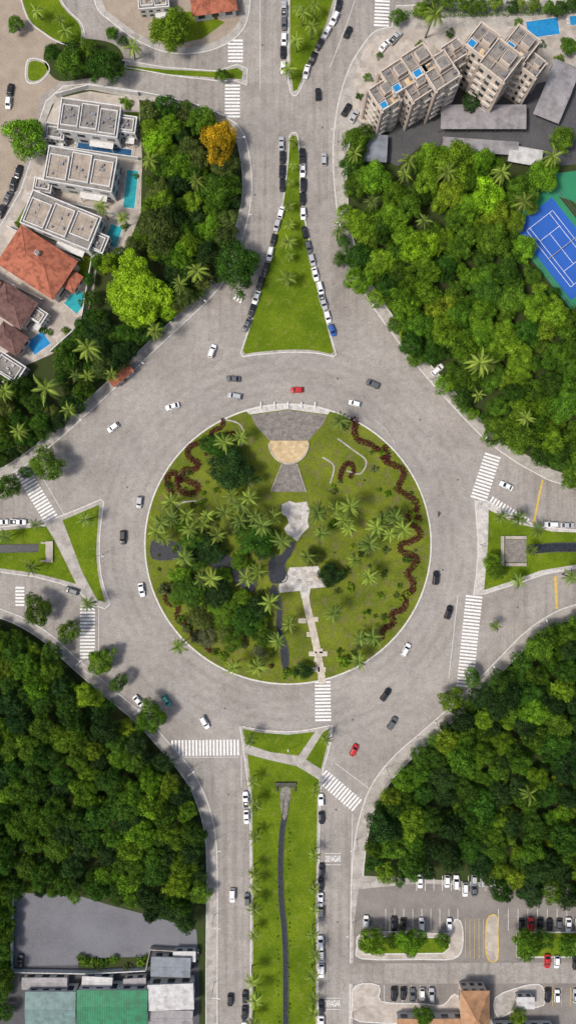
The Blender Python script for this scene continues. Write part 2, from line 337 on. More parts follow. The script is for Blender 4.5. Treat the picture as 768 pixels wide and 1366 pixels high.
water('pond',cr([(360,746),(375,740),(386,725),(394,724),(388,740),(380,752),(383,772),(372,778),(360,774)],4,True))
water('pond',cr([(278,744),(300,740),(318,752),(330,765),(342,778),(335,790),(318,780),(300,765),(282,756)],4,True))
water('stream',cr([(364,780),(372,790),(376,812),(376,840),(384,865),(384,890),(377,890),(373,862),(368,835),(369,812),(360,792)],4,True))
# canals
def canal(pts,w):
    ribbon('canal_water',pts,w,Z,Z+0.03,M['water'])
    for s in (-1,1): ribbon('canal_wall',pts,0.22,Z,Z+0.22,M['darkstone'],offset=s*(w/2+0.1))
canal(cr([(382,1066),(380,1085),(376,1110),(374,1150),(375,1200),(379,1240),(381,1300),(380,1466)],5),1.5)
prism('culvert_pool',cr([(375,1052),(387,1052),(385,1078),(379,1094),(374,1075)],4,True),None,z+0.04,M['stone'])
x,y=P(381,1045); boxes('culvert_headwall',[(x,y,Z,7.0,1.0,0.8),(x-3,y-1.6,Z,0.5,2,0.6),(x+3,y-1.6,Z,0.5,2,0.6),(x,y-1,Z,5.4,0.8,0.05)],M['darkstone'])
canal([(-100,733),(0,732),(52,731)],2.4); canal([(704,733),(740,730),(868,730)],2.8)
x,y=P(67,736); boxes('culvert_headwall',[(x,y,Z,2.4,7,0.7),(x-1.8,y+3,Z,2,0.6,0.68),(x-1.8,y-3,Z,2,0.6,0.68)],M['terrace'])
x,y=P(683,735); boxes('culvert_headwall',[(x-3.5,y,Z,1.0,10,0.7),(x+1,y+4.5,Z,7,1.0,0.6),(x+1,y-4.5,Z,7,1.0,0.6)],M['terrace']); boxes('culvert_floor',[(x+1,y,Z,7,7.6,0.08)],M['stone'])

# ------------------------------------------------------------ markings
def zebra(p0,p1,width,pitch=4.6):
    a=Vector(P(*p0)); b=Vector(P(*p1)); d=b-a; L=d.length; d.normalize(); n=Vector((-d.y,d.x))
    pm=pitch*S; k=int(L/pm); vs=[];fs=[]; w=width*S/2
    for i in range(k):
        s=a+d*(i*pm+0.2); e=s+d*pm*0.55; q=len(vs)
        for v in (s-n*w,e-n*w,e+n*w,s+n*w): vs.append((v.x,v.y,0.03))
        fs.append((q,q+1,q+2,q+3))
    mkobj('zebra_crossing',vs,fs,M['paint'])
zebra((31,630),(72,698),20); zebra((657,606),(637,668),22); zebra((652,668),(704,700),15); zebra((632,794),(619,918),22)
zebra((430,908),(431,967),21); zebra((228,998),(322,997),21); zebra((428,1034),(480,1078),20); zebra((117,806),(117,884),20)
zebra((27,782),(27,812),12); zebra((310,112),(310,158),20); zebra((314,52),(314,88),20); zebra((510,-5),(508,38),20)
zebra((312,395),(324,402),8)
def line(pts,w,mat='paint',zz=0.03,name='road_marking'): ribbon(name,pts,w,zz-0.002,zz,M[mat])
line([(723,640),(711,698)],0.7,'yellow'); line([(740,768),(742,812)],0.9,'yellow')
for pts in ([(322,1008),(322,1050)],[(470,1085),(468,1180)],[(228,1010),(318,1010)],[(447,1018),(492,1052)],[(610,795),(598,905)],[(132,812),(132,880)],[(50,625),(88,690)]): line(pts,0.12)
line([(480,-20),(463,30),(440,90)],0.12); line([(347,0),(347,120)],0.1)
def word(px,py):
    c=bpy.data.curves.new('slow_lettering','FONT'); c.body='DEVAGAR'; c.align_x='CENTER'; c.align_y='CENTER'; c.size=1.0
    o=bpy.data.objects.new('road_lettering_devagar',c); COL.objects.link(o); x,y=P(px,py); o.location=(x,y,0.03); o.scale=(1.15,2.9,1); c.materials.append(M['paint'])
    c.offset=0.012
word(444,1146); word(443,1339)
for py in (1146,1339):
    line([(433.5,py-7.5),(454.5,py-7.5)],0.14); line([(433.5,py+7.5),(454.5,py+7.5)],0.14)

# ------------------------------------------------------------ vegetation
def leaf_quads(c,d,l,w):
    n=len(c); j=d+rng.normal(0,0.45,(n,3)); j/=np.linalg.norm(j,axis=1)[:,None]
    r=rng.normal(size=(n,3)); t=np.cross(j,r); t/=np.linalg.norm(t,axis=1)[:,None]; b=np.cross(j,t)
    t*=l[:,None]; b*=w[:,None]
    v=np.stack([c-t,c+b*0.9,c+t,c-b*0.9],1).reshape(-1,3); return v
def tube(p0,p1,r0,r1,n=7):
    p0=Vector(p0);p1=Vector(p1);d=(p1-p0).normalized(); u=d.orthogonal().normalized(); w=d.cross(u)
    vs=[];fs=[]
    for p,r in ((p0,r0),(p1,r1)):
        for i in range(n):
            a=2*math.pi*i/n; q=p+u*math.cos(a)*r+w*math.sin(a)*r; vs.append(tuple(q))
    for i in range(n): fs.append((i,(i+1)%n,n+(i+1)%n,n+i))
    return vs,fs
def finish(name,lv,tone,tubes,leafmat):
    nl=len(lv)//4; vs=lv.tolist(); fs=[(4*i,4*i+1,4*i+2,4*i+3) for i in range(nl)]; mi=[0]*nl; tn=list(tone)
    for tv,tf in tubes:
        b=len(vs); vs+=tv; fs+=[tuple(b+i for i in f) for f in tf]; mi+=[1]*len(tf); tn+=[0.5]*len(tf)
    me=bpy.data.meshes.new(name); me.from_pydata(vs,[],fs); me.materials.append(leafmat); me.materials.append(M['bark'])
    me.polygons.foreach_set('material_index',mi)
    a=me.attributes.new('tone','FLOAT','FACE'); a.data.foreach_set('value',tn); me.update(); return me
def crown(name,seed,R=5,Hc=3.6,th=4.0,ncl=44,nl=90,ls=0.30,cf=1.0):
    random.seed(seed); vs=[];tone=[]
    ph=[random.uniform(0,6.28) for _ in range(3)]; am=[random.uniform(.05,.16) for _ in range(3)]
    for k in range(ncl):
        az=2.39996*k+random.uniform(-.4,.4); u=(k+0.5)/ncl; el=math.asin(1-1.25*u) 
        rr=R*(0.80+sum(am[i]*math.sin((i+2)*az+ph[i]) for i in range(3)))*random.uniform(0.72,1.0)
        c=np.array([rr*math.cos(el)*math.cos(az),rr*math.cos(el)*math.sin(az),th+Hc*0.35+Hc*0.75*math.sin(el)*random.uniform(.70,1.15)])
        cl=R*random.uniform(0.17,0.33)*cf; t0=random.gauss(0.5,0.22)
        n=int(nl*(cl/(R*.26*cf))**2)
        d=rng.normal(size=(n,3)); d[:,2]=np.abs(d[:,2])*0.9-0.25*rng.random(n); d/=np.linalg.norm(d,axis=1)[:,None]
        q=c+d*(cl*rng.uniform(0.6,1.15,n))[:,None]*np.array([1,1,0.8])
        vs.append(leaf_quads(q,d,ls*rng.uniform(.6,1.25,n),ls*.6*rng.uniform(.6,1.2,n)))
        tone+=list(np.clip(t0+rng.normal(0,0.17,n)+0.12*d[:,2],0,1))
    tubes=[tube((0,0,-0.2),(0.1,0,th),0.055*R,0.035*R)]
    for i in range(5):
        a=i*1.256+random.uniform(-.3,.3); tubes.append(tube((0.1,0,th*.85),(R*.55*math.cos(a),R*.55*math.sin(a),th+Hc*.45),0.028*R,0.01*R,5))
    return finish(name,np.concatenate(vs),tone,tubes,M['leaf'])
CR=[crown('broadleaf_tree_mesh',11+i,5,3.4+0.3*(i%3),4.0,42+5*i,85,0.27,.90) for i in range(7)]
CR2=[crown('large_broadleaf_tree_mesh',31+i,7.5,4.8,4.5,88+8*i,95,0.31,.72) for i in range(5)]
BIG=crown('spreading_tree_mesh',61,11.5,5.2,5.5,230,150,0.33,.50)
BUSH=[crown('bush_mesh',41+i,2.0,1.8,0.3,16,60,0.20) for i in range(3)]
def palm_mesh(seed,Lf=3.9,th=6.5,nf=15):
    random.seed(seed); q=[];tone=[]
    for i in range(nf):
        az=i*2.39996+random.uniform(-.2,.2); e=math.radians(58-66*(i/nf)**0.8); L=Lf*random.uniform(.75,1.12)
        p=Vector((0,0,th)); pts=[p.copy()]; ns=10; bend=random.uniform(-3,3)
        for s in range(ns):
            d=Vector((math.cos(az)*math.cos(e),math.sin(az)*math.cos(e),math.sin(e))); p=p+d*(L/ns); pts.append(p.copy()); e-=math.radians(9.0); az+=math.radians(bend)
        side=Vector((-math.sin(az),math.cos(az),0)); t0=random.uniform(.2,.95)
        for s in range(1,ns+1):
            a=pts[s-1];b=pts[s]; d=(b-a).normalized()
            q+= [a-side*.08,a+side*.08,b+side*.06,b-side*.06]; tone.append(min(1,t0+.3))
            for half in (0,0.5):
                o=a.lerp(b,half); l=0.62*math.sin(math.pi*min(.97,(s-0.2+half)/ns*.85+.12))
                for sg in (-1,1):
                    tip=o+side*sg*l*.75+d*l*.65-Vector((0,0,l*random.uniform(.1,.5))); w=d*0.085
                    q+=[o-w,o+w,tip+w*.35,tip-w*.35]; tone.append(min(1,max(0,t0+random.gauss(0,.12))))
    tb=[tube((0,0,-.2),(.15,.05,th*.5),.24,.19),tube((.15,.05,th*.5),(0,0,th),.19,.14)]
    return finish('palm_tree_mesh',np.array([tuple(v) for v in q]),tone,tb,M['frond'])
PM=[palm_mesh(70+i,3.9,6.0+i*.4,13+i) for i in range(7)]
G=dict(deep=(0.044,0.105,0.010),mid=(0.076,0.150,0.011),bright=(0.118,0.215,0.012),lime=(0.22,0.36,0.014),yel=(0.150,0.225,0.014),orange=(0.46,0.30,0.012),olive=(0.085,0.120,0.024),dark=(0.026,0.060,0.012),
       palm=(0.085,0.125,0.022),palmb=(0.120,0.165,0.024),maroon=(0.075,0.012,0.016),grey=(0.11,0.13,0.055))
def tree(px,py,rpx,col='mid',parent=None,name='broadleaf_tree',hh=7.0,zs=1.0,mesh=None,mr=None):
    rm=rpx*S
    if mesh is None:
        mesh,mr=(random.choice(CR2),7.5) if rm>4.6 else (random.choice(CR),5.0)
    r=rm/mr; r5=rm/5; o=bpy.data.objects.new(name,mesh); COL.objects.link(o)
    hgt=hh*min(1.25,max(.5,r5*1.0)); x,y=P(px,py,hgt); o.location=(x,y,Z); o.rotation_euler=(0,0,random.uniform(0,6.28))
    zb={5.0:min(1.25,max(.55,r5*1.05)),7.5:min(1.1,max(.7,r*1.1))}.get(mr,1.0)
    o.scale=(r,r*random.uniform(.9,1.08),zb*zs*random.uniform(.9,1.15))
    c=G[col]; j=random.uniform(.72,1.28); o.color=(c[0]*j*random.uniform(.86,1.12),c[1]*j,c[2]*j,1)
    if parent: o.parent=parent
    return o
def palm(px,py,rpx=14,col='palm',parent=None,hh=1.0):
    s=rpx*S/3.7; o=bpy.data.objects.new('palm_tree',random.choice(PM)); COL.objects.link(o)
    x,y=P(px,py,6*s*hh); o.location=(x,y,Z); o.rotation_euler=(random.uniform(-.08,.08),random.uniform(-.08,.08),random.uniform(0,6.28)); o.scale=(s,s,s*hh*random.uniform(.85,1.1))
    c=G[col]; j=random.uniform(.75,1.3); o.color=(c[0]*j,c[1]*j,c[2]*j,1)
    if parent: o.parent=parent
def bush(px,py,rpx,col='mid',name='bush'):
    s=rpx*S/2.0; o=bpy.data.objects.new(name,random.choice(BUSH)); COL.objects.link(o)
    x,y=P(px,py,0.5); o.location=(x,y,Z); o.rotation_euler=(0,0,random.uniform(0,6.28)); o.scale=(s,s,min(1.4,s))
    c=G[col]; j=random.uniform(.85,1.2); o.color=(c[0]*j,c[1]*j,c[2]*j,1)
def inside(p,poly):
    x,y=p; r=False; n=len(poly); j=n-1
    for i in range(n):
        xi,yi=poly[i];xj,yj=poly[j]
        if (yi>y)!=(yj>y) and x<(xj-xi)*(y-yi)/(yj-yi)+xi: r=not r
        j=i
    return r
def edist(p,poly):
    m=1e9
    for i in range(len(poly)):
        a=Vector(poly[i]);b=Vector(poly[(i+1)%len(poly)]);q=Vector(p);d=b-a;t=max(0,min(1,(q-a).dot(d)/max(d.dot(d),1e-9))); m=min(m,(a+d*t-q).length)
    return m
AVOID=[(180,385,46),(292,185,22),(315,355,24),(585,492,12),(725,330,18),(720,290,12),(60,500,16),(120,470,14),(70,525,16)]
def woodland(poly,r0,r1,cols,seed,tries=3500,sep=0.58,palms=0.0):
    random.seed(seed); e=empty('woodland'); pts=[]
    xs=[p[0] for p in poly];ys=[p[1] for p in poly]
    for k in range(tries):
        r=random.uniform(r0,r1) if k>tries*.25 else random.uniform((r0+r1)/2,r1*1.15)
        p=(random.uniform(min(xs),max(xs)),random.uniform(min(ys),max(ys)))
        if not inside(p,poly) or edist(p,poly)<r*.72: continue
        if any((p[0]-a)**2+(p[1]-b)**2<(c+r*.5)**2 for a,b,c in AVOID): continue
        if any((p[0]-a)**2+(p[1]-b)**2<(sep*(r+c))**2 for a,b,c in pts): continue
        pts.append((p[0],p[1],r))
    for a,b,c in pts:
        if random.random()<palms: palm(a,b,random.uniform(11,15),random.choice(['palm','palmb']),e,1.4)
        else: tree(a,b,c,random.choice(cols),e,zs=random.uniform(.8,1.32))
SWP=[(-70,825),(0,832),(40,846),(85,862),(100,902),(130,918),(160,950),(190,968),(215,1000),(248,1035),(268,1080),(278,1120),(272,1160),(277,1200),(268,1240),(235,1245),(205,1230),(150,1214),(110,1204),(60,1197),(0,1200),(-70,1200)]
SEP=[(838,785),(768,815),(735,828),(702,852),(678,884),(640,914),(605,945),(570,985),(535,1012),(508,1050),(494,1090),(484,1130),(486,1170),(530,1184),(580,1166),(620,1166),(650,1194),(700,1209),(768,1209),(838,1205)]
NEP=[(436,325),(455,265),(500,262),(540,240),(560,195),(600,182),(650,202),(700,222),(733,262),(703,292),(698,325),(735,375),(768,410),(838,420),(838,672),(768,662),(735,632),(690,615),(665,592),(632,570),(590,535),(548,492),(512,460),(498,420),(470,385),(440,350)]
NWL=[(-70,500),(0,505),(40,485),(75,468),(95,440),(115,405),(160,432),(215,430),(255,400),(265,395),(240,428),(200,462),(165,495),(120,540),(80,580),(40,600),(0,628),(-70,655)]
NWU=[(190,130),(240,128),(290,142),(312,168),(322,220),(318,290),(322,340),(300,385),(270,395),(225,432),(165,430),(130,400),(122,352),(155,330),(188,290),(192,220),(188,170)]
woodland(SWP,8,20,['deep','deep','mid','mid','bright','dark','deep','mid','dark','yel'],1,5200)
woodland(SEP,8,21,['deep','mid','mid','bright','dark','deep','yel','dark','mid'],2,5200)
woodland(NEP,9,23,['mid','bright','bright','mid','deep','yel','deep','mid'],3,5200,palms=.02)
woodland(NWL,8,18,['dark','deep','mid','deep','olive'],4,palms=.03)
woodland(NWU,8,19,['dark','deep','mid','olive','bright'],5,palms=.02)
woodland([(-80,1180),(18,1180),(20,1300),(14,1366),(-80,1366)],8,15,['deep','mid','mid'],6)
random.seed(99)
T=tree
o=T(180,385,49,'lime',hh=9,mesh=BIG,mr=11.5); o.color=(0.23,0.37,0.014,1)
T(145,352,15,'lime');T(222,412,15,'lime');T(292,185,28,'orange');T(278,163,14,'yel');T(32,180,30,'bright',zs=.9);T(315,355,33,'deep');T(212,305,30,'olive');T(205,185,20,'lime');T(215,270,24,'yel');T(290,250,26,'mid');T(240,340,18,'bright')
T(132,350,12,'mid');T(122,398,13,'deep');T(128,425,16,'deep');T(105,448,14,'mid');T(140,440,15,'dark');T(85,470,13,'mid');T(118,372,9,'deep')
T(560,330,26,'lime');T(700,330,18,'bright');T(610,215,28,'bright');T(650,260,26,'lime');T(520,290,24,'bright')
T(92,74,24,'mid');T(137,82,25,'deep');T(70,70,12,'deep');T(115,62,14,'mid');T(230,38,28,'bright');T(295,100,9,'mid');T(150,45,9,'mid');T(165,55,8,'deep');T(20,30,12,'mid')
T(60,620,25,'mid');T(12,650,18,'mid');T(48,815,21,'mid');T(92,843,16,'mid');T(133,885,20,'bright');T(158,911,14,'mid');T(200,958,23,'bright');T(35,630,10,'deep')
T(478,182,22,'mid');T(470,215,20,'deep');T(500,235,24,'bright');T(475,245,20,'mid');T(530,22,11,'mid');T(628,132,16,'dark');T(725,230,26,'bright');T(750,185,18,'mid');T(760,60,12,'mid')
T(602,935,18,'bright');T(630,905,14,'mid');T(655,748,12,'bright');T(662,760,15,'mid')
for a in range(560,800,17): T(a+random.uniform(-4,4),6+random.uniform(-6,6),random.uniform(8,12),random.choice(['mid','bright','deep','yel']))
for a,b,r,c in ((497,1262,21,'bright'),(548,1260,20,'bright'),(525,1255,12,'mid'),(590,1255,12,'mid'),(705,1262,22,'mid'),(725,1255,14,'deep'),(757,1262,16,'mid'),(800,1262,20,'mid'),(565,1356,14,'mid'),(690,1356,12,'yel')): T(a,b,r,c)
# central garden
for a,b,r,c in ((308,628,31,'dark'),(286,592,20,'deep'),(300,600,18,'deep'),(345,722,24,'deep'),(330,715,18,'deep'),(275,735,24,'dark'),(255,722,18,'deep'),(250,790,24,'deep'),(240,770,16,'bright'),(290,795,24,'dark'),(300,820,22,'mid'),(325,830,24,'deep'),(340,812,18,'dark'),(265,825,18,'olive'),(442,768,19,'dark'),(418,745,13,'olive'),(405,896,13,'dark'),(445,700,8,'mid'),(275,852,14,'grey'),(310,855,16,'mid'),(350,850,16,'mid'),(262,800,14,'yel'),(318,748,14,'bright'),(300,768,12,'mid'),(325,800,14,'bright'),(282,815,13,'yel'),(345,835,14,'mid'),(300,845,14,'olive'),(235,800,12,'mid'),(352,735,14,'dark'),(262,750,14,'deep'),(285,775,14,'bright'),(310,700,13,'olive'),(240,700,12,'mid'),(345,870,10,'grey')): T(a,b,r,c,zs=.7)
for a,b in ((213,697),(233,686),(255,710),(272,700),(300,683),(318,697),(340,686),(352,705),(322,672),(375,722),(290,715),(420,690),(458,692),(470,675),(500,706),(512,690),(488,722),(490,772),(470,748),(441,820),(384,832),(345,886),(316,886),(482,856),(410,742),(300,590),(322,582),(245,745),(535,705),(365,800),(330,775),(220,720),(430,712),(270,775),(455,560),(240,860),(525,690),(285,770),(310,660),(480,880),(278,690),(362,690),(232,668),(208,712),(335,668),(520,712),(465,705),(445,680),(500,850),(345,760),(250,690),(372,852)): palm(a+random.uniform(-2,2),b+random.uniform(-2,2),random.uniform(13,18),random.choice(['palm','palmb','palmb']),hh=1.15)
for k in range(260):
    a=random.uniform(0,6.28); r=178*math.sqrt(random.uniform(.01,1)); x,y=C0[0]+r*math.cos(a),C0[1]+r*math.sin(a)
    if (330<x<442 and y<670) or (370<x<440 and y>660): continue
    if x>440 and random.random()<.4: continue
    bush(x,y,random.uniform(1.5,6),random.choice(['mid','olive','grey','bright','deep','yel','maroon' if k%4==0 else 'olive']))
for k in range(14):
    a=math.radians(random.uniform(15,165)); bush(C0[0]+176*math.cos(a),C0[1]+172*math.sin(a),random.uniform(5,10),random.choice(['mid','grey','bright']))
def leafy(name,pts,width,height,col,dens=22,parent=None):
    w=[Vector(P(*p)) for p in pts]; qs=[];ds=[]
    for i in range(len(w)-1):
        L=(w[i+1]-w[i]).length; d=(w[i+1]-w[i]).normalized(); n=Vector((-d.y,d.x))
        for k in range(int(L*width*dens)+1):
            s=random.random(); t=random.uniform(-.5,.5)*random.uniform(.8,1.15); q=w[i]+d*L*s+n*t*width
            qs.append((q.x,q.y,Z+height*(1-1.6*abs(t)**2)*random.uniform(.5,1.1))); ds.append((n.x*t,n.y*t,.8))
    qs=np.array(qs);ds=np.array(ds);ds/=np.linalg.norm(ds,axis=1)[:,None]; n=len(qs)
    lv=leaf_quads(qs,ds,.22*rng.uniform(.6,1.3,n),.15*rng.uniform(.6,1.3,n))
    me=finish(name,lv,list(np.clip(rng.normal(.5,.2,n),0,1)),[],M['leaf']); o=bpy.data.objects.new(name,me); COL.objects.link(o); c=G[col]; o.color=(*c,1)
    return o
leafy('flower_bed',cr([(270,590),(258,593),(250,601),(254,612),(265,618),(259,627),(247,626),(243,633),(252,642),(265,648),(259,658),(245,657),(236,648),(238,636),(230,630),(223,638),(225,650),(232,657),(226,664)],4),2.1,.6,'maroon')
leafy('flower_bed',cr([(298,558),(296,570),(284,574),(281,582),(270,588)],4),1.6,.6,'maroon')
leafy('flower_bed',cr([(466,560),(475,562),(472,575),(478,588),(492,592),(503,600),(514,603),(512,614),(524,620),(538,628),(535,640),(530,652),(541,660),(553,668),(556,680),(545,686),(543,696),(555,704),(560,714),(548,722),(533,727),(536,737),(550,740),(556,748),(548,758),(542,766),(550,775),(549,788),(537,794),(541,804),(535,814),(522,818),(524,832),(512,838),(508,852)],4),2.1,.6,'maroon')
leafy('flower_bed',cr([(240,782),(226,785),(220,795),(226,806),(238,808),(236,820),(240,830),(252,830),(255,842),(262,853),(275,852),(278,866),(290,872)],4),1.8,.5,'maroon')
leafy('flower_bed',cr([(452,640),(458,622),(466,618),(472,626),(466,638)],4),1.8,.5,'maroon')
leafy('flower_bed',cr([(508,596),(514,604),(512,614)],4),3.4,.7,'maroon')
leafy('hedge',[(535,22),(560,20),(700,16),(868,12)],3.0,1.2,'mid',14)
for pts in ([(300,560),(318,565),(326,580),(320,595)],[(450,585),(470,600),(488,615),(480,632),(462,628)],[(500,560),(520,580),(528,600)],[(250,840),(262,846),(268,860)],[(430,610),(445,622),(440,645)],[(228,690),(240,672),(262,668)]):
    ribbon('gravel_path',cr(pts,5),0.5,Z,Z+0.02,M['walk'])
for a,b,r in ((404,22,12),(398,12,10),(415,40,13),(396,58,12),(386,92,14),(420,14,11),(390,190,10),(391,222,8),(388,245,8),(385,275,10),(388,300,10),(385,323,14),(383,373,17),(386,345,9),(175,63,16),(50,14,12),(88,42,14),(80,28,10)): palm(a,b,r,'palmb')
for a,b,r in ((45,757,14),(118,692,13),(122,806,13),(8,715,13),(48,700,12),(688,694,15),(716,705,14),(708,732,12),(758,768,15),(690,775,13),(668,690,12),(660,835,10)): palm(a,b,r)
palm(333,985,12); palm(436,985,11)
for yy in (1042,1075,1118,1162,1185,1210,1245,1300,1330,1362): palm(338+random.uniform(-3,2),yy,random.uniform(10,14),'palmb')
for yy in (1052,1140,1185,1215,1243,1270,1300,1328,1350): palm(418+random.uniform(-3,3),yy,random.uniform(9,13),'palmb')
for a,b,r in ((120,470,22),(65,523,23),(28,575,15),(210,440,16),(265,362,18),(240,380,13),(165,290,12),(202,212,16),(137,280,13),(95,545,14),(115,500,13),(12,520,15),(545,215,16),(575,22,18),(540,232,13),(630,490,20),(695,268,18),(665,240,16),(597,235,18),(650,485,16),(470,205,14),(735,215,17),(765,1262,10),(700,560,14),(705,1060,15)): palm(a,b,r,'palmb',hh=1.5)
for k in range(60):
    yy=1100+k*6; bush(378+random.choice((-1,1))*random.uniform(5,9),yy,random.uniform(1.0,2.0),random.choice(['mid','bright','yel']),'grass_tuft')

# ------------------------------------------------------------ vehicles
PAINTS={}
for n_,c_ in dict(white=(0.80,0.80,0.79),black=(0.012,0.012,0.014),silver=(0.42,0.43,0.44),grey=(0.10,0.105,0.115),red=(0.50,0.012,0.012),blue=(0.02,0.09,0.35),teal=(0.02,0.36,0.31),navy=(0.015,0.03,0.07),lblue=(0.05,0.30,0.48)).items():
    PAINTS[n_]=plain('car_paint_'+n_,c_,0.28,0.5,0.0,0.6,0.03)
M['carglass']=plain('car_glass',(0.012,0.015,0.018),0.06,0.6); M['tyre']=plain('tyre_rubber',(0.02,0.02,0.02),0.9)
M['lamp']=plain('headlamp',(0.7,0.7,0.68),0.2); M['tail']=plain('tail_lamp',(0.35,0.01,0.01),0.3); M['trim']=plain('black_trim',(0.03,0.03,0.03),0.6)
def car_mesh(kind):
    vs=[];fs=[];mi=[]
    def add(v,f,m): 
        b=len(vs); vs.extend(v); fs.extend(tuple(b+i for i in q) for q in f); mi.extend([m]*len(f))
    k=dict(hatch=(3.95,.86,.90,1.45),sedan=(4.45,.88,.90,1.42),suv=(4.4,.91,1.02,1.66),pickup=(5.1,.93,1.05,1.72))[kind]
    L,W,hb,hr=k; l=L/2
    st=[(-l,.62,hb-.22),(-l+.06,.80*W/.88,hb-.08),(-l+.3,.86*W/.88,hb),(-l*.5,W,hb+.02),(0,W,hb),(l*.42,W*.985,hb-.02),(l*.72,W*.95,hb-.10),(l-.18,W*.86,hb-.2),(l-.03,W*.70,hb-.30)]
    rings=[]
    for x,w,h in st: rings.append([(x,-w*.96,.24),(x,-w,.5),(x,-w*.985,h-.14),(x,-w*.86,h-.01),(x,-w*.4,h+.02),(x,w*.4,h+.02),(x,w*.86,h-.01),(x,w*.985,h-.14),(x,w,.5),(x,w*.96,.24)])
    v=[p for r in rings for p in r]; f=[]; n=10
    for i in range(len(rings)-1):
        for j in range(n): f.append((i*n+j,i*n+(j+1)%n,(i+1)*n+(j+1)%n,(i+1)*n+j)[::-1])
    f.append(tuple(range(n))[::-1]); f.append(tuple((len(rings)-1)*n+j for j in range(n)))
    add(v,f,0)
    gx={'hatch':(-l+.12,-l+.55,l*.20,l*.52),'sedan':(-l*.78,-l*.45,l*.10,l*.46),'suv':(-l+.12,-l+.4,l*.20,l*.50),'pickup':(-l*.18,-l*.10,l*.28,l*.52)}[kind]
    b0,t0,t1,b1=gx; wb=W*.88; wt=W*.72; zb=hb-.01; zt=hr-.05
    V=[(b0,-wb,zb),(b1,-wb*.96,zb),(b1,wb*.96,zb),(b0,wb,zb),(t0,-wt,zt),(t1,-wt,zt),(t1,wt,zt),(t0,wt,zt)]
    add(V,[(0,1,5,4),(1,2,6,5),(2,3,7,6),(3,0,4,7)],1)
    a=.06; R=[(t0-a,-wt-.03,zt),(t1+a,-wt-.03,zt),(t1+a,wt+.03,zt),(t0-a,wt+.03,zt),(t0+.1,-wt*.8,hr),(t1-.12,-wt*.8,hr),(t1-.12,wt*.8,hr),(t0+.1,wt*.8,hr)]
    add(R,[(0,1,5,4),(1,2,6,5),(2,3,7,6),(3,0,4,7),(4,5,6,7)],0)
    def bar(p,q,w=.05,m=0):
        p=Vector(p);q=Vector(q);d=(q-p).normalized();s=Vector((d.y,-d.x,0)); s=s.normalized()*w if s.length>1e-4 else Vector((w,0,0)); u=Vector((0,0,.03)); y=Vector((0,math.copysign(.02,p.y),0))
        add([tuple(p-s+u+y),tuple(p+s+u+y),tuple(q+s+u+y),tuple(q-s+u+y)],[(0,1,2,3)],m)
    for sg in (-1,1):
        bar((b1,sg*wb*.95,zb),(t1,sg*wt,zt)); bar((b0,sg*wb*.98,zb),(t0,sg*wt,zt),.07)
        mx=(b0+b1)/2-.05; x0=mx; add([(x0-.04,sg*(wb+.005),zb),(x0+.04,sg*(wb+.005),zb),(x0+.04,sg*(wt+.012),zt),(x0-.04,sg*(wt+.012),zt)],[(0,1,2,3)],0)
        xm=b1-.25; bx=[(xm+i*.09,sg*(W+.02+j*.16),hb+kk*.13) for kk in (0,1) for i,j in ((-1,0),(1,0),(1,1),(-1,1))]; add(bx,BOXF,0)
        add([(l-.15,sg*W*.80,hb-.42),(l-.015,sg*W*.60,hb-.42),(l-.10,sg*W*.60,hb-.245),(l-.22,sg*W*.80,hb-.20)],[(0,1,2,3)],3)
        add([(-l-.01,sg*W*.55,hb-.34),(-l+.03,sg*W*.84,hb-.34),(-l+.05,sg*W*.84,hb-.12),(-l+.01,sg*W*.58,hb-.17)],[(0,1,2,3)],4)
        for wx in (-l+.82,l-.85):
            c=[];f=[];m=12;r=.33 if kind in('hatch','sedan') else .38
            for yy in (W-.19,W+.015):
                for i in range(m): c.append((wx+r*math.cos(6.2832*i/m),sg*yy,r+r*math.sin(6.2832*i/m)))
            for i in range(m): f.append((i,(i+1)%m,m+(i+1)%m,m+i))
            f.append(tuple(range(m)));f.append(tuple(range(m,2*m))); add(c,f,2)
            c=[(wx+.19*math.cos(6.2832*i/8),sg*(W+.022),r+.19*math.sin(6.2832*i/8)) for i in range(8)]; add(c,[tuple(range(8))],5)
    add([(l+.0,-W*.5,.38),(l+.0,W*.5,.38),(l-.02,W*.5,.56),(l-.02,-W*.5,.56)],[(0,1,2,3)],6)
    if kind=='pickup':
        add([(-l+.2,-W*.8,hb+.035),(b0-.12,-W*.8,hb+.035),(b0-.12,W*.8,hb+.035),(-l+.2,W*.8,hb+.035)],[(0,1,2,3)],6)
        for sg in (-1,1): add([(x,sg*W*y,zz) for zz in (hb,hb+.12) for x,y in ((-l+.1,.84),(b0,.84),(b0,.95),(-l+.1,.95))],BOXF,0)
        add([(x,y*W,zz) for zz in (hb-.05,hb+.12) for x,y in ((-l+.06,-.84),(-l+.14,-.84),(-l+.14,.84),(-l+.06,.84))],BOXF,0)
    if kind=='suv':
        for sg in (-1,1): add([(x,sg*y,zz) for zz in (hr-.02,hr+.05) for x,y in ((t0+.15,wt*.78),(t1-.2,wt*.78),(t1-.2,wt*.84),(t0+.15,wt*.84))],BOXF,6)
    me=bpy.data.meshes.new('car_mesh_'+kind); me.from_pydata(vs,[],fs); 
    for mm in (PAINTS['white'],M['carglass'],M['tyre'],M['lamp'],M['tail'],M['metal'],M['trim']): me.materials.append(mm)
    me.polygons.foreach_set('material_index',mi)
    bm=bmesh.new(); bm.from_mesh(me); bmesh.ops.recalc_face_normals(bm,faces=bm.faces); bm.to_mesh(me); bm.free(); return me
CARB={k:car_mesh(k) for k in('hatch','sedan','suv','pickup')}; CARS={}
